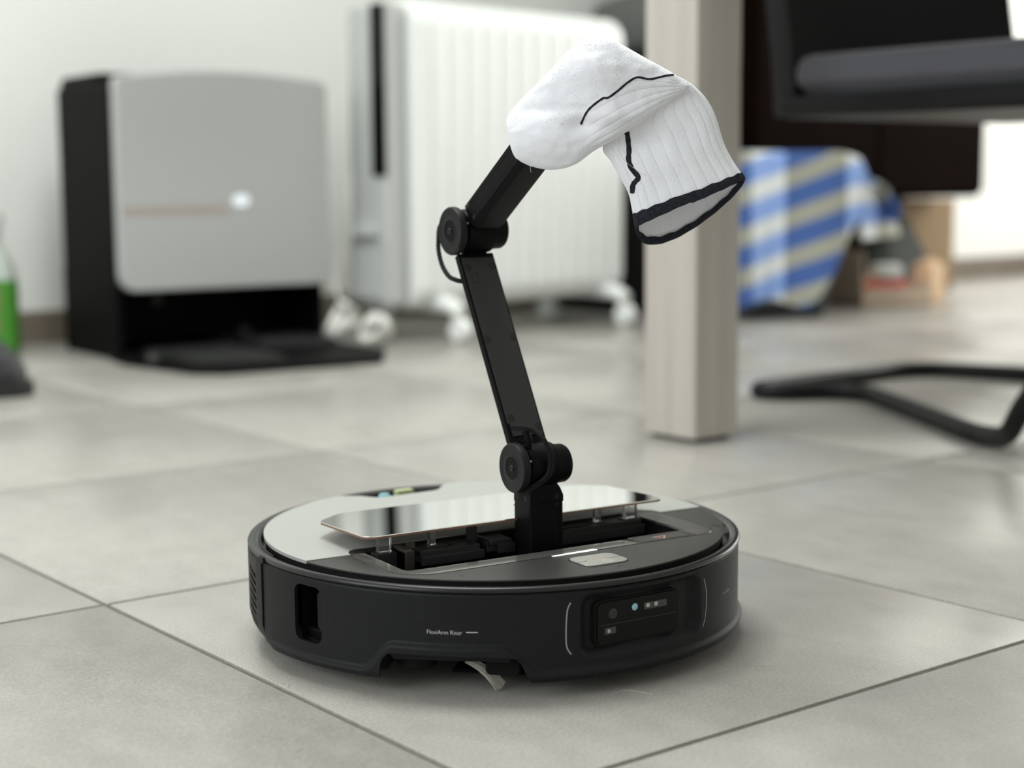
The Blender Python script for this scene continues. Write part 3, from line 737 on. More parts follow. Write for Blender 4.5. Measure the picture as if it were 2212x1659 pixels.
for x, y in ((-11.4, ln - 30), (8.9, ln - 29.5), (-11.6, 96), (9.6, 96.5), (-10.4, 36), (9.8, 28)):
    T = L1 @ Matrix.Translation((x, y, .70))
    q = M(); q.lathe([(2.6, .0), (2.7, .12), (2.25, .12), (2.2, .0)], 20, mx=T); q.build('screw_seat', K['black'], arm, MM)
    q = M(); q.lathe([(0, -.1), (.55, -.1), (.65, .2), (1.6, .2), (1.8, .02)], 16, mx=T); q.build('screw', K['screw'], arm, MM)
# upper link reaching forward into the sock
D2 = Vector((0, -98.4, 66.2)); L2 = frame_along(J2, D2)
g = M()
sec = lambda k: [(-13.0, -9.5), (13.2, -9.5), (13.2, 6.4), (9.4, 9.2), (-8.4, 9.2), (-13.0, 5.2)]
g.loft([[(x, y, z) for x, z in sec(0)] for y in (17.5, 112)], True, True, True, mx=L2 @ Matrix.Translation((0, 0, 0)))
g.box(-9, 9, 8, 20, -6, 6, 1, mx=L2)
g.build('upper_link', K['arm'], arm, MM)
sub('link_groove', K['black'], lambda q: (q.box(-13.12, -12.9, 22, 110, 1.9, 2.3, mx=L2), q.box(-13.12, -12.9, 22, 110, -6.6, -6.2, mx=L2)), arm)
for y, z in ((24, 3.6), (21, -7.6)):
    sub('screw', K['screw'], lambda q: q.lathe([(0, .3), (.7, .3), (1.0, .05), (1.9, .05), (2.0, -.2)], 16, mx=L2 @ Matrix.Translation((-13.0, y, z)) @ XL), arm)
sub('screw', K['screw'], lambda q: q.lathe([(0, .4), (1.2, .3), (1.6, 0)], 16, mx=L2 @ Matrix.Translation((7, 30, -9.5)) @ Matrix.Rotation(R(180), 4, 'X')), arm)
# gripper jaws inside the sock
g = M(); g.box(-11, -3, 108, 128, -7, 7, 2, mx=L2); g.box(3, 11, 108, 128, -7, 7, 2, mx=L2); g.build('gripper', K['arm'], arm, MM)
# braided cords
def cord(pts, r):
    q = M(); P = spline(pts, 60); q.tube(P, lambda t: r * (1 + .07 * math.sin(t * 150)), 10); return q.build('cord', K['cord'], arm, MM)
cord([(-11, -44, 152.5), (-8.8, -55, 153.2), (-5.2, -63, 152.2), (-3.2, -70, 148.0), (-.2, -73.4, 141), (1.0, -74, 133), (.6, -74, 126), (-1.4, -73, 120.5), (-6, -69.5, 116), (-9.4, -66, 112.5), (-8.6, -62, 108)], 1.55)
cord([(-10.8, -44, 150.6), (-8.0, -56, 151), (-4.0, -64, 149.8), (-1.8, -71, 145), (1.6, -74.5, 138), (2.8, -75, 131), (1.8, -75, 124), (-1.4, -72.5, 118), (-6.5, -68.8, 113.5), (-9, -65.5, 110), (-8, -60, 107)], 1.2)
cord([(-8.0, 50.6, 293.4), (-9.0, 59.5, 286.6), (-11.0, 58.2, 276.5), (-12.5, 55.0, 268.2), (-13.5, 47.8, 258.4), (-14.0, 37.3, 251.5), (-14.0, 27.0, 249.4), (-12.5, 22.9, 248.8), (-9.0, 21.5, 248.6)], 1.7)
sub('cord_guide', K['arm'], lambda q: q.tube([(-8.5, -58, 150), (-7.5, -60.5, 145), (-7.5, -60, 139)], 2.4, 12), arm)

# ------------------------------------------------------------------ the sock held by the arm (metres, upright slice x-z with depth along y)
sock = thing('sock', 'white ribbed ankle sock with dark cuff and thin dark line hanging from robot arm', 'sock', (0.03, 1.075, .36))
SO = Vector((0.03, 1.075, .36))
TOP = [(-2.7, 358.5), (-0.8, 363.6), (7.2, 373.1), (17.9, 383.2), (28.5, 393.6), (38.6, 403.7), (48.9, 410.7), (60.4, 412.7), (72.5, 407.3), (87.7, 398.8), (102.8, 390.6), (111.5, 385.2), (117.0, 380.5)]
BOT = [(-1.2, 347.1), (4.2, 334.0), (18.5, 327.9), (31.3, 326.9), (43.6, 330.4), (55.8, 339.1), (68.0, 345.6), (80.8, 353.7), (93.2, 362.0), (103.1, 368.7), (110.2, 373.6), (114.5, 376.6), (117.2, 379.4)]
LF = [(92, 379.5), (85, 373.0), (74.1, 361.5), (61.3, 342.1), (67.1, 331.4), (73.5, 319.9), (78.4, 310.7), (80.9, 301.0), (83.7, 289.7)]
RT = [(107.0, 388.6), (115.5, 384.6), (122.4, 379.8), (129.4, 372.5), (135.5, 361.7), (141.2, 344.2), (146.8, 333.3), (151.7, 326.0), (155.5, 320.8)]
def gau(x, z, cx, cz, sx, sz): return math.exp(-((x - cx) / sx) ** 2 - ((z - cz) / sz) ** 2)
def grid_mesh(name, rows, closed, cap0, attr):
    n = len(rows[0]); me = bpy.data.meshes.new(name)
    V = [tuple((Vector(p) * .001 if True else p) - SO) for r in rows for p in r]; F = []
    m = n if closed else n - 1
    for i in range(len(rows) - 1):
        for j in range(m):
            F.append((i * n + j, i * n + (j + 1) % n, (i + 1) * n + (j + 1) % n, (i + 1) * n + j))
    if cap0: F.append(tuple(range(n)))
    me.from_pydata(V, [], F)
    uvl = me.uv_layers.new(name='UVMap')
    for p in me.polygons:
        for li, vi in zip(p.loop_indices, p.vertices):
            i, j = divmod(vi, n)
            u = j / n
            if closed and j == 0 and max(me.loops[k].vertex_index % n for k in p.loop_indices) == n - 1: u = 1.0
            uvl.data[li].uv = (u * 4, i / len(rows))
    for an, fn in attr.items():
        a = me.attributes.new(an, 'FLOAT', 'POINT')
        for vi, v in enumerate(me.vertices):
            i, j = divmod(vi, n); a.data[vi].value = fn(i / (len(rows) - 1), j / n, Vector(rows[i][j]))
    bm = bmesh.new(); bm.from_mesh(me); bmesh.ops.recalc_face_normals(bm, faces=bm.faces); bm.to_mesh(me); bm.free()
    return me
NA, NR = 90, 88
tp, bt_ = spline(TOP, NA), spline(BOT, NA)
line_a = [(46.1, 355.7), (48.8, 361.7), (51.2, 365.3), (55.8, 369.2), (60.4, 372.2), (63.4, 372.4), (69.5, 376.6), (75.6, 381.6), (82.2, 385.2), (90.7, 384.2), (99.8, 386.2), (106.8, 387.4)]
rows = []
for i in range(NA):
    f = i / (NA - 1); c, h = (tp[i] + bt_[i]) / 2, (tp[i] - bt_[i]) / 2
    yc = 1096 - 26 * sm(0, .55, f)
    th = 15.5 * math.sin(math.pi * min(1, .06 + f * 1.25) / 2) ** .5 * (1 - .72 * sm(.45, 1, f))
    if f < .12: th *= (.25 + .75 * math.sqrt(max(0, 1 - (1 - f / .12) ** 2)))
    row = []
    for j in range(NR):
        t = 2 * math.pi * j / NR
        cs, sn = math.cos(t), math.sin(t)
        x, z = c.x + h.x * cs, c.y + h.y * cs
        y = yc - th * math.copysign(abs(sn) ** .75, sn)
        if sn > 0:
            k = sn ** .5
            y -= k * 9 * gau(x, z, 20, 346, 22, 17)                       # toe pouch bulging forward
            y += k * 6 * gau(x, z, 47, 356, 11, 6)                        # pinch where the dark line starts
            y -= k * 4.5 * gau(x, z, 80, 361, 30, 6)                      # rolled lower edge
            y += k * 2.5 * gau(x, z, 34, 366, 26, 3)                      # crease over the pouch
            y -= k * 3 * gau(x, z, 55, 392, 24, 12)
            y += k * 1.5 * noise.noise(Vector((x * .06, z * .06, 2.0))) + k * .9 * noise.noise(Vector((x * .14, z * .2, 7.0))) + k * .25 * noise.noise(Vector((x * .45, z * .45, 3.0)))
        row.append((x, y, z + .0))
    rows.append(row)
def sole(f, u, p):
    # plain knit sole above the dark line, ribbed instep below
    best = min(line_a, key=lambda q: abs(q[0] - p.x)); zl = best[1] if p.x > 46 else 352
    return zl
me = grid_mesh('foot', rows, True, True, {
    'rib': lambda f, u, p: sm(44, 60, p.x) * sm(2, -2, p.z - sole(f, u, p)) if u < .5 else 0.0,
    'sole': lambda f, u, p: sm(-2, 6, p.z - sole(f, u, p)) * (.45 + .55 * noise.noise(p * .05)) if u < .5 else 0.0})
# ribs of the foot follow its length, so swap the two texture directions there
for d in me.uv_layers[0].data: d.uv = (d.uv[0] * 1.0, d.uv[1])
foot = link('foot', me, K['sock'], sock, 180)
NB = 70
lf, rt_ = spline(LF, NB), spline(RT, NB)
def leg_ring(i, grow=0.0, n=NR):
    f = i / (NB - 1); c, h = (lf[i] + rt_[i]) / 2, (rt_[i] - lf[i]) / 2
    hn = Vector((-h.y, h.x)).normalized()
    row = []
    for j in range(n):
        t = 2 * math.pi * j / n; cs, sn = math.cos(t), math.sin(t)
        hh = h * (1 + grow / h.length)
        x, z = c.x + hh.x * cs, c.y + hh.y * cs
        fr = 9 + 5 * f + grow; bk = 7 + 16 * f + grow
        front = sn > 0
        y = 1078 + 5 * f - (fr if front else bk) * sn if not front else 1078 + 5 * f - fr * abs(sn) ** .8
        if not front:
            drop = 20.5 * sm(.70, 1, f) * (1 - .25 * cs)          # the far side of the cuff hangs lower
            z += drop * sn; 
        else:
            y += 1.0 * noise.noise(Vector((x * .07, z * .05, 4))) * sn + 3.5 * gau(x, z, 84, 345, 16, 9) * sn
            z += 1.5 * sn * sm(.8, 1, f) * (1 if cs < 0 else .2)
        row.append((x, y, z))
    return row
rows = [leg_ring(i) for i in range(NB)]
me = grid_mesh('leg', rows, True, False, {'rib': lambda f, u, p: .9 * sm(1, .93, f), 'sole': lambda f, u, p: 0.0})
leg = link('leg', me, K['sock'], sock, 180)
# dark cuff: a knitted band wrapped over the rim
g = M(); outs = [leg_ring(i, .7) for i in (NB - 7, NB - 5, NB - 3, NB - 2)]
last = leg_ring(NB - 1, .5); cen = (lf[-1] + rt_[-1]) / 2
ax = (Vector((cen.x, 0, cen.y)) - Vector(((lf[-8] + rt_[-8]) / 2)[:1] + (0,) + ((lf[-8] + rt_[-8]) / 2)[1:])).normalized()
r1 = [Vector(p) + ax * 1.3 for p in last]; inn1 = [Vector(p) + ax * 1.1 for p in leg_ring(NB - 1, -1.6)]; inn2 = leg_ring(NB - 4, -1.5)
rg = [[tuple(p) for p in r] for r in outs + [last, r1, inn1, inn2]]
wob = []
for k, r in enumerate(rg):
    wob.append([tuple(Vector(p) + Vector((0, 0, (.45 if k in (0, len(rg) - 1) else .15) * math.sin(j * 2.4 * math.pi) + .25 * noise.noise(Vector((j * .9, k, 0)))))) for j, p in enumerate(r)])
g.loft(wob)
g.v = [tuple(Vector(v) * .001 - SO) for v in g.v]
tag(g.build('cuff', K['navy'], sock, 1.0, 70), 'dark navy knitted cuff')
def line_on(name, tgt, pts, w, yfrom=1000):
    dp = [tuple(p) for p in spline(pts, len(pts) * 5)]
    bvh = BVHTree.FromPolygons([v.co + SO for v in tgt.data.vertices], [list(p.vertices) for p in tgt.data.polygons])
    rails = []; n = len(dp)
    for i, (x, z) in enumerate(dp):
        a, b = Vector(dp[max(i - 1, 0)]), Vector(dp[min(i + 1, n - 1)]); d = (b - a).normalized(); o = Vector((-d.y, d.x))
        ww = w * (.92 + .08 * math.sin(i * 1.3)) * (.55 if i in (0, n - 1) else 1)
        ring = []
        for k in (-.5, -.25, 0, .25, .5):
            q = Vector((x, z)) + o * ww * k
            hit = bvh.ray_cast(Vector((q.x * .001, .98, q.y * .001)), Vector((0, 1, 0)))[0]
            if hit is None: ring = None; break
            lift = .0006 if abs(k) < .4 else .0002
            ring.append(tuple(hit + Vector((0, -lift, 0)) - SO))
        if ring: rails.append(ring)
    if len(rails) < 2: return
    q = M(); q.loft(rails, False); tag(q.build(name, K['navy'], sock, 1.0, 90), 'dark knitted line')
line_on('knit_line', foot, line_a, 1.5)
line_on('knit_line', leg, [(76.5, 351.0), (77.4, 346.5), (78.1, 338.9), (77.8, 332.9), (79.9, 326.8), (84.2, 321.6), (82.4, 318.6), (80.8, 316.2), (80.5, 310.7)], 3.5)
g = M(); g.tube([Vector((x, y, z)) * .001 - SO for x, y, z in [tuple(p) for p in spline([(71, 1050, 350), (69.5, 1049, 341), (73, 1051, 333), (80, 1052, 327), (88, 1053, 322)], 24)]], .00012, 5); g.build('loose_thread', K['hair'], sock)
g = M(); g.tube([Vector((x, y, z)) * .001 - SO for x, y, z in [tuple(p) for p in spline([(14, 1062, 332), (13, 1060, 328), (13.5, 1059, 325)], 8)]], .00012, 5); g.build('loose_thread', K['hair'], sock)

# ------------------------------------------------------------------ hairs lying on the floor
for pts, lab in (([(.0574, .9733), (.0640, .9822), (.0698, .9859), (.0780, .9835), (.0865, .9772)], 'thin pale hair on tile in front of the sensor panel'),
                 ([(-.1496, 1.0054), (-.1470, 1.0063), (-.1450, 1.003), (-.1445, .9986)], 'short curled pale hair on tile left of the robot'),
                 ([(.1576, 1.0366), (.1641, 1.0374), (.1707, 1.0363)], 'short pale hair on tile right of the robot')):
    g = M(); g.tube([(p.x, p.y, .0003) for p in spline(pts, 20)], .00016, 5)
    tag(g.build('hair_strand', K['hair']), lab, 'hair')

# ------------------------------------------------------------------ charging dock
def place(name, label, cat, p, rz, group=None): return thing(name, label, cat, p, rz, group)
dock = place('charging_dock', 'tall black robot docking station with silver grey front door and floor ramp', 'docking station', (-.715, 2.915, 0), R(35))
# own frame in metres: x along the front, y into the body
DW, DD, DH = .432, .265, .515
def arch(x0, x1, z0, zt, rise, r, n=24, rt=None):
    """front outline: rounded lower corners, gently arched top"""
    rt = rt or r
    pts = [(x0 + r + r * math.cos(R(180 + 90 * k / 6)), z0 + r + r * math.sin(R(180 + 90 * k / 6))) for k in range(7)]
    pts += [(x1 - r + r * math.cos(R(270 + 90 * k / 6)), z0 + r + r * math.sin(R(270 + 90 * k / 6))) for k in range(7)]
    pts += [(x1 - rt + rt * math.cos(R(90 * k / 6)), zt - rt + rt * math.sin(R(90 * k / 6))) for k in range(7)]
    w = x1 - x0 - 2 * rt
    pts += [(x1 - rt - w * k / n, zt + rise * math.sin(math.pi * k / n)) for k in range(1, n)]
    pts += [(x0 + rt + rt * math.cos(R(90 + 90 * k / 6)), zt - rt + rt * math.sin(R(90 + 90 * k / 6))) for k in range(7)]
    return pts
XZ = Matrix(((1, 0, 0, 0), (0, 0, -1, 0), (0, 1, 0, 0), (0, 0, 0, 1)))      # (x, z_out, depth) -> profile z points to -y
g = M()
g.prism(arch(.0, DW, .148, DH - .012, .012, .012), -DD, 0, .004, XZ, .004)       # upper housing
g.box(.0, .012, 0, DD, 0, .16); g.box(DW - .012, DW, .02, DD, 0, .16); g.box(0, DW, DD - .02, DD, 0, .16)
g.box(.01, DW - .01, .0, DD, .0, .012, .003)
body = g.build('housing', K['dock_black'], dock, 1.0)
g = M(); g.box(.004, DW - .01, .06, DD - .004, .470, .520, .012); g.build('tank_lid', K['dock_black'], dock, 1.0)
g = M(); g.prism(arch(.004, DW - .002, .124, DH - .004, .014, .030, rt=.018), -.002, .022, .006, XZ); door = tag(g.build('front_door', K['dock_silver'], dock, 1.0), 'glossy silver grey front door')
g = M(); g.prism(rr(.012, .215, .262, .279, .004, 3), .022, .0226, mx=XZ); g.build('door_sheen_strip', K['pink_sheen'], door, 1.0)  # pinkish gloss reflection put on the door as a coloured strip
g = M(); g.prism(rr(.226, .259, .276, .297, .010, 5), .022, .0235, .0005, XZ); tag(g.build('door_badge', K['badge'], door, 1.0), 'small white badge with its shine added as glow')  # emission stands in for light caught by the reflective logo
for x in (.088, .178):
    g = M(); g.lathe([(0, 0), (.010, 0), (.011, -.003), (.011, -.006)], 24, mx=Matrix.Translation((x, DD - .03, .09)) @ Matrix.Rotation(R(90), 4, 'X')); g.build('charging_contact', K['bronze'], dock, 1.0)
g = M(); g.box(.012, DW - .012, DD - .03, DD - .02, .012, .15); g.build('bay_wall', K['black'], dock, 1.0)
# ramp
g = M(); rp = [(-.008, .02), (-.02, -.08), (.02, -.29), (.06, -.325), (.35, -.345), (.445, -.20), (.445, .02)]
g.prism(rp[::-1] if False else rp, 0, .010, .004); ramp = g.build('ramp', K['dock_black'], dock, 1.0)
g = M(); g.prism([(.05, -.25), (.19, -.29), (.21, -.02), (.04, -.02)], .009, .022, .004); g.build('ramp_pad', K['inner'], ramp, 1.0)
g = M(); g.prism([(.26, -.05), (.40, -.09), (.40, .1), (.24, .1)], .009, .026, .006); g.build('ramp_pad', K['inner'], ramp, 1.0)
g = M(); g.lathe([(0, .036), (.013, .034), (.015, .02), (.015, 0)], 24, mx=Matrix.Translation((.262, .02, .012))); g.build('wash_roller', K['gloss'], ramp, 1.0)
g = M(); g.lathe([(0, .014), (.010, .012), (.012, 0)], 20, mx=Matrix.Translation((.018, -.12, .010))); g.build('ramp_roller', K['sensor'], ramp, 1.0)

# white cable coil and plug between dock and heater
coil = place('cable_coil', 'coiled white power cable on floor between dock and white heater', 'cable', (-.312, 3.155, 0), 0)
def loop(cx, cz, a, b, tilt, y, r, nm):
    pts = []
    for k in range(26):
        t = 2 * math.pi * k / 25
        x, z = a * math.cos(t), b * math.sin(t)
        pts.append((cx + x * math.cos(tilt) - z * math.sin(tilt), y + .008 * math.sin(3 * t), cz + x * math.sin(tilt) + z * math.cos(tilt)))
    q = M(); q.tube(pts, r, 10); q.build(nm, K['cable_white'], coil, 1.0)
for k in range(5): loop(-.027 + .004 * k, .052, .009 + .002 * k, .036 - .004 * k, -.45, -.012 + .007 * k, .0075, 'cable_loop')
for k in range(5): loop(.043 + .002 * k, .036, .028 - .003 * k, .013 + .003 * k, .65, -.02 + .008 * k, .0078, 'cable_loop')
q = M(); q.tube([tuple(p) for p in spline([(-.02, .01, .07), (-.035, .03, .14), (-.02, .2, .22), (-.045, .45, .30), (-.03, .49, .42)], 30)], .003, 8); q.build('cable_tail', K['cable_white'], coil, 1.0)

# ------------------------------------------------------------------ oil heater
rad_ = place('oil_heater', 'white finned oil heater on feet with castors and black control strip', 'heater', (-.185, 3.293, 0), R(45))
NF, F0, F1, HZ0, HZ1 = 13, -.078, .545, .066, .672
pit = (F1 - F0) / NF
def fin_mesh():
    q = M(); w, d = pit * .47, .077
    # closed fin: rounded slab with wide front and back flanges
    def ring(x, ins):
        return [(x, y, z) for y, z in rr(-d + ins, d - ins, HZ0 + ins, HZ1 - ins, .05, 6)]
    q.loft([ring(-w, .006), ring(-w + .004, .001), ring(-w + .008, 0), ring(w - .008, 0), ring(w - .004, .001), ring(w, .006)], True, True, True)
    return q.mesh('fin')
fm = fin_mesh()
for k in range(NF):
    if k == 0: o = link('fin', fm, K['rad_white'], rad_, 40)
    else: o = bpy.data.objects.new('fin', fm); COL.objects.link(o); o.parent = rad_
    o.location.x = F0 + pit * (k + .5)
g = M(); g.box(F0 - .058, F0 - .001, -.062, .062, .07, .665, .02); hb = g.build('control_box', K['rad_grey'], rad_, 1.0)
g = M(); g.box(F0 - .0615, F0 - .056, -.057, -.018, .33, .66, .002); tag(g.build('control_strip', K['gloss'], hb, 1.0), 'glossy black control strip')
g = M(); g.box(F0 - .075, F0 - .056, -.035, .035, .21, .235, .006); g.build('cord_hook', K['rad_grey'], hb, 1.0)
g = M(); g.box(F0 - .064, F0 - .056, -.05, .05, .09, .20, .006); g.build('cord_cover', K['rad_grey'], hb, 1.0)
for x in (.0, .50):
    g = M(); g.tube([tuple(p) for p in spline([(x, -.118, .058), (x, -.09, .072), (x, -.05, .074), (x, .05, .074), (x, .09, .072), (x, .118, .058)], 24)], .017, 12); ft = g.build('foot', K['rad_white'], rad_, 1.0)
    for sy in (-1, 1):
        w = M(); w.lathe([(0, -.013), (.021, -.013), (.024, -.009), (.024, .009), (.021, .013), (0, .013)], 28, mx=Matrix.Translation((x, sy * .118, .024)) @ Matrix.Rotation(R(90), 4, 'Y')); w.build('castor', K['rad_white'], ft, 1.0)

# ------------------------------------------------------------------ table with square leg
table = place('table', 'grey wooden dining table with square legs of which one stands behind the robot', 'table', (.221, 1.937, 0), 0)
def leg_at(ds, dn, a=.076, b=.090):
    q = M()
    p = [(0, 0), (a, 0), (a, b), (0, b)]
    q.prism(rr(0, a, 0, b, .003, 3), .006, .715, mx=RM @ Matrix.Translation((ds, dn, 0)))
    o = q.build('leg', K['ash_l'], table, 1.0)
    q = M(); q.prism(rr(.008, a - .008, .008, b - .008, .003, 3), 0, .008, mx=RM @ Matrix.Translation((ds, dn, 0))); q.build('leg_glide', K['rubber'], o, 1.0)
for ds, dn in ((0, 0), (1.35, 0), (0, -.72), (1.35, -.72)): leg_at(ds, dn)
q = M(); q.box(-.012, 1.44, -.74, .102, .715, .745, .004, mx=RM); q.build('tabletop', K['ash_l'], table, 1.0)

# ------------------------------------------------------------------ cantilever chair under the table
chair = place('dining_chair', 'black cantilever chair with charcoal seat cushion and bent tube base', 'chair', (0, 0, 0), 0)
def sn(s, n, z): return tuple(W(s, n, z))
q = M(); zt = .012
path = [sn(2.20, .98, zt), sn(2.20, 1.40, zt), sn(2.165, 1.56, zt), sn(2.10, 1.645, zt), sn(1.96, 1.648, zt), sn(1.80, 1.642, zt), sn(1.733, 1.628, zt), sn(1.745, 1.590, zt), sn(1.80, 1.555, zt), sn(1.822, 1.505, zt), sn(1.79, 1.44, zt), sn(1.70, 1.29, zt), sn(1.645, 1.20, zt), sn(1.622, 1.155, zt + .001), sn(1.590, 1.105, .022), sn(1.560, 1.066, .055), sn(1.550, 1.01, .16), sn(1.565, .985, .43)]
q.tube([tuple(p) for p in spline(path, 150)], .0125, 12)
path = [sn(2.20, .98, zt), sn(2.20, .94, .05), sn(2.19, .92, .2), sn(2.12, .98, .43)]
q.tube([tuple(p) for p in spline(path, 30)], .0125, 12)
q.build('base_tube', K['chair_black'], chair, 1.0)
def cushion(s0, s1, n0, n1, z0, z1, b):
    q = M(); q.box(s0, s1, n0, n1, z0, z1, b, mx=RM); return q
cushion(1.600, 2.08, .98, 1.455, .425, .478, .022).build('seat_cushion', K['seat'], chair, 1.0)
cushion(1.590, 2.09, .97, 1.47, .398, .426, .008).build('seat_pan', K['chair_black'], chair, 1.0)
q = M()
rows_ = []
for k in range(9):
    f = k / 8; z = .40 + .50 * f; n = 1.445 + .10 * f ** 1.5
    rows_.append([sn(1.60 + .49 * j / 12, n + .03 * math.sin(math.pi * j / 12), z) for j in range(13)] + [sn(1.60 + .49 * j / 12, n + .036 + .03 * math.sin(math.pi * j / 12), z) for j in range(12, -1, -1)])
q.loft(rows_, True, True, True); q.build('backrest', K['backrest'], chair, 1.0, 60)

# ------------------------------------------------------------------ things along the back wall on the right
cup = place('cupboard', 'tall dark brown wooden cupboard on legs standing against the back wall', 'cupboard', (0, 0, 0), 0)
q = M(); q.box(2.87, 3.80, 2.74, 3.13, .266, 1.35, .012, mx=RM); q.build('carcass', K['brown'], cup, 1.0)
for s0 in (2.885, 3.34):
    q = M(); q.box(s0, s0 + .445, 2.722, 2.742, .28, 1.33, .006, mx=RM); dr = q.build('door', K['brown'], cup, 1.0)
    kx = s0 + .41 if s0 < 3 else s0 + .035
    q = M(); q.lathe([(0, .028), (.011, .026), (.013, .018), (.006, .01), (.006, 0)], 16, mx=RM @ Matrix.Translation((kx, 2.722, .8)) @ Matrix.Rotation(R(90), 4, 'X')); q.build('knob', K['bronze'], dr, 1.0)
for s, n in ((2.90, 2.77), (3.46, 2.77), (2.90, 3.08), (3.46, 3.08)):
    q = M(); q.box(s, s + .035, n, n + .035, 0, .27, .003, mx=RM); q.build('leg', K['brown'], cup, 1.0)
low_c = place('storage_unit', 'black upright storage unit between white heater and table leg', 'cabinet', (0, 0, 0), 0)
q = M(); q.box(2.60, 2.855, 2.80, 3.13, .0, .625, .008, mx=RM); q.build('carcass', K['black'], low_c, 1.0)
q = M(); q.box(2.61, 2.845, 2.786, 2.80, .02, .605, .004, mx=RM); q.build('door', K['black'], low_c, 1.0)
bag = place('cloth_bag', 'grey and blue cloth bag on top of the black storage unit', 'bag', W(2.73, 2.96, .625), ROOM_ROT)
q = M(); q.loft([[(x * k, y * k, z) for x, y in rr(-.10, .10, -.12, .12, .05, 5)] for k, z in ((.9, 0), (1.0, .03), (1.0, .08), (.85, .12), (.4, .14))], True, True, True); q.build('bag_body', K['greybag'], bag, 1.0, 60)
q = M(); q.loft([[(x * k + .03, y * k - .03, z) for x, y in rr(-.06, .06, -.07, .07, .04, 5)] for k, z in ((.9, .11), (1.0, .13), (.9, .17), (.4, .19))], True, True, True); q.build('bag_flap', K['bluebag'], bag, 1.0, 60)
box_c = place('wall_shade_box', 'tan box added for the shaded wall under right end of the cupboard', 'box', W(3.70, 2.99, 0), ROOM_ROT)  # added box, its tan stands in for shaded wall below the cupboard
q = M(); q.box(-.17, .17, -.11, .11, 0, .258, .003); q.build('shade_box_body', K['shade_tan'], box_c, 1.0)
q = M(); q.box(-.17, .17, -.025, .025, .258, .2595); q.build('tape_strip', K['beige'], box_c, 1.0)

bin_ = place('storage_bin', 'dark grey plastic bin under the blue plaid cloth', 'bin', (.594, 3.80, 0), R(18)); bin_.scale = (.935,) * 3
q = M(); q.loft([[(x * k, y * k, z) for x, y in rr(-.125, .135, -.10, .12, .02, 5)] for k, z in ((.92, 0), (.95, .01), (1.0, .36), (1.03, .365), (1.03, .38))], True, True, True); q.build('bin_body', K['bin'], bin_, 1.0)
q = M(); q.box(.128, .134, -.09, .105, .03, .25, .003); q.build('side_panel', K['bin_side'], bin_, 1.0)
cloth = place('plaid_cloth', 'blue white and cream plaid cloth draped over dark grey bin', 'cloth', (.561, 3.647, 0), R(5)); cloth.scale = (.935,) * 3
def cloth_pt(u, v):
    # u across 0..1, v from the lid (0) over the front edge down to the ragged hem (1)
    hem = .03 + .22 * sm(.35, .75, u) + .02 * math.sin(u * 9)
    if u > .72: hem = .19 + .03 * (u - .72)
    topz = .402 - .05 * sm(.55, 1.0, u) - .06 * sm(.85, 1, u)
    x = -.055 + .425 * u
    if v < .3:
        k = v / .3; y = .26 - .25 * k; z = topz + .006 * math.sin(u * 12) * (1 - k)
        if u > .70: z = topz - .045 * sm(.70, .78, u) * (1 - k * .2)
    else:
        k = (v - .3) / .7; y = .01 - .022 * math.sin(u * 14 + 1) * k - .018 * k + (.10 * sm(.66, 1, u))
        z = topz + (hem - topz) * k
        if u > .70: z -= .045 * sm(.70, .78, u) * (1 - k)
    return (x, y, z)
nu, nv = 60, 46; V, F = [], []
for i in range(nu + 1):
    for j in range(nv + 1): V.append(cloth_pt(i / nu, j / nv))
for i in range(nu):
    for j in range(nv):
        a = i * (nv + 1) + j; F.append((a, a + nv + 1, a + nv + 2, a + 1))
me = bpy.data.meshes.new('cloth_sheet'); me.from_pydata(V, [], F); ul = me.uv_layers.new(name='UVMap')
for p in me.polygons:
    for li, vi in zip(p.loop_indices, p.vertices):
        x, y, z = V[vi]; ul.data[li].uv = ((x + .022) / .235, (z - .36 * x - .5 * min(0, .01 - y)) / .098)
sh = link('cloth_sheet', me, K['plaid'], cloth, 180)
sm_ = sh.modifiers.new('thick', 'SOLIDIFY'); sm_.thickness = .004

bx = place('open_box', 'low beige open box on floor beside the plaid cloth', 'box', (.93, 4.08, 0), R(20))
q = M()
for a in ((-.10, .10, -.08, .08, 0, .006), (-.10, .10, -.08, -.075, 0, .05), (-.10, .10, .075, .08, 0, .07), (-.10, -.095, -.08, .08, 0, .14), (.095, .10, -.08, .08, 0, .06)): q.box(*a)
q.build('box_walls', K['beige'], bx, 1.0)
toy = place('toy_car', 'small red toy car with pale roof inside the beige open box', 'toy', (.945, 4.08, .006), R(20))
q = M(); q.box(-.055, .055, -.03, .03, .012, .055, .012); q.build('car_body', K['red'], toy, 1.0)
q = M(); q.box(-.035, .04, -.026, .026, .054, .098, .014); q.build('car_roof', K['pale'], toy, 1.0)
for x in (-.034, .034):
    for y in (-.031, .031):
        w = M(); w.lathe([(0, -.006), (.014, -.006), (.016, 0), (.014, .006), (0, .006)], 20, mx=Matrix.Translation((x, y, .016)) @ Matrix.Rotation(R(90), 4, 'X')); w.build('wheel', K['rubber'], toy, 1.0)
bk = place('building_block', 'peach building block on floor right of the beige box', 'toy', (1.075, 4.16, 0), R(35))
q = M(); q.box(-.03, .03, -.03, .03, 0, .10, .008); q.build('block_body', K['peach'], bk, 1.0)
for x in (-.014, .014):
    w = M(); w.lathe([(0, .112), (.009, .112), (.010, .11), (.010, .1)], 20, mx=Matrix.Translation((x, 0, 0))); w.build('stud', K['peach'], bk, 1.0)
rag = place('cloth_bundle', 'dark olive cloth bundle behind the red toy car', 'cloth', (1.03, 4.36, 0), R(38))
q = M()
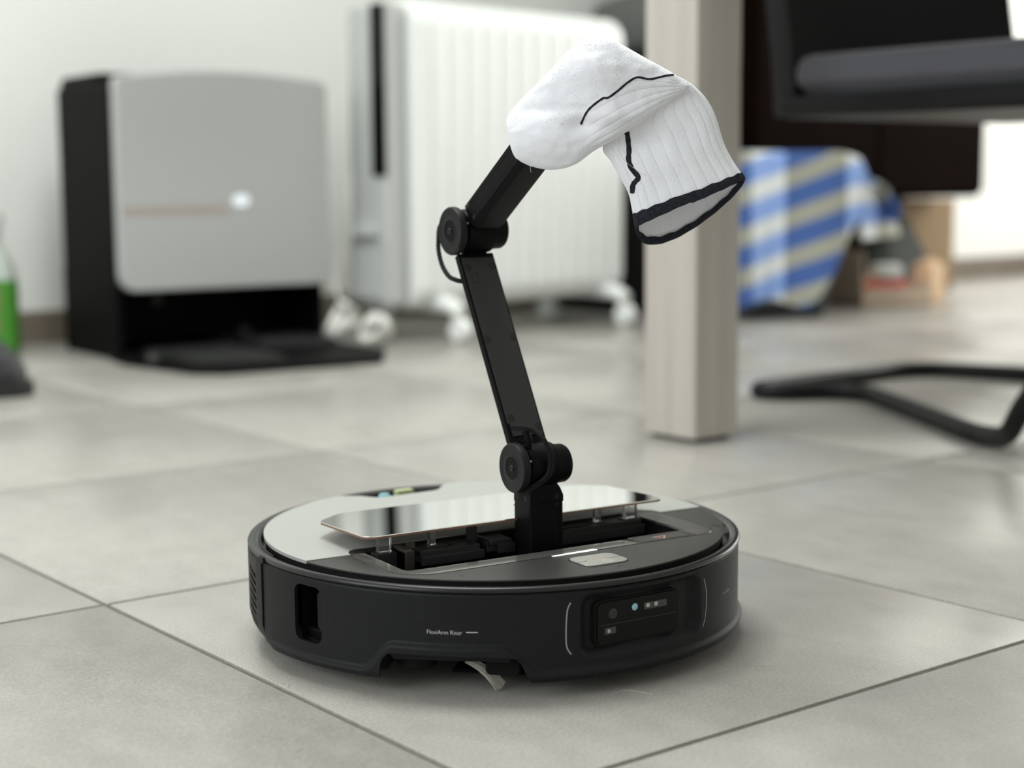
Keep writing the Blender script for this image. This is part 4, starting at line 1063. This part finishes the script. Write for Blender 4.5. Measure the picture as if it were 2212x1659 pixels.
q.loft([[(x * k, y * k, z) for x, y in rr(-.13, .13, -.07, .07, .05, 6)] for k, z in ((1.0, 0), (1.05, .02), (.95, .07), (.75, .12), (.45, .18), (.2, .23), (.05, .245))], True, True, True); q.build('bundle_body', K['olive'], rag, 1.0, 70)

# ------------------------------------------------------------------ left edge
bot = place('spray_bottle', 'green labelled spray bottle with milky trigger head beside the dock', 'bottle', (-.975, 3.04, 0), R(10))
q = M(); q.loft([[(x * k, y * k, z) for x, y in rr(-.044, .044, -.030, .030, .02, 6)] for k, z in ((.92, 0), (1, .006), (1, .13), (.96, .142))], True, True, True); q.build('bottle_body', K['green'], bot, 1.0)
q = M(); q.loft([[(x * k, y * k2, z) for x, y in rr(-.044, .044, -.030, .030, .02, 6)] for k, k2, z in ((.96, .96, .142), (.9, .94, .165), (.6, .7, .192), (.36, .5, .205), (.34, .48, .222))], True, False, True); q.build('bottle_shoulder', K['milky'], bot, 1.0)
q = M(); q.box(-.036, .012, -.0304, -.0300, .085, .128); q.box(-.030, .01, -.0304, -.0300, .045, .075); q.build('label_patch', K['label_photo'], bot, 1.0)
q = M(); q.lathe([(0, .222), (.018, .222), (.018, .24), (.013, .244), (0, .244)], 24); hd = q.build('trigger_head', K['milky'], bot, 1.0)
q = M(); q.box(-.050, .022, -.011, .011, .243, .268, .006); q.box(-.060, -.048, -.007, .007, .250, .262, .003); q.build('nozzle', K['milky'], hd, 1.0)
q = M(); q.tube([(-.028, 0, .246), (-.036, 0, .225), (-.030, 0, .200)], .005, 8); q.build('trigger', K['milky'], hd, 1.0)
shoe = place('slipper', 'dark grey slipper toe at the left edge of the picture', 'slipper', (-.835, 2.44, 0), R(8))
q = M(); rows_ = []
for x, w, h in ((-.185, .004, .04), (-.180, .020, .052), (-.16, .034, .07), (-.12, .042, .085), (-.04, .046, .088), (.02, .046, .092), (.055, .042, .085), (.078, .032, .066), (.090, .016, .046), (.094, .004, .036)):
    rows_.append([(x, w * math.cos(t), .022 + (h - .022) * max(0, math.sin(t)) ** .8 if math.sin(t) > 0 else .022 + .004 * math.sin(t)) for t in [2 * math.pi * k / 24 for k in range(24)]])
q.loft(rows_, True, True, True); q.build('upper', K['shoe'], shoe, 1.0, 60)
q = M(); o_ = [tuple(p) for p in spline([(-.188, 0), (-.180, -.026), (-.12, -.044), (0, -.050), (.07, -.044), (.10, -.018), (.10, .018), (.07, .044), (0, .050), (-.12, .044), (-.180, .026), (-.187, .004)], 48)]
q.prism(o_, 0, .022, .004); q.build('sole', K['rubber'], shoe, 1.0)
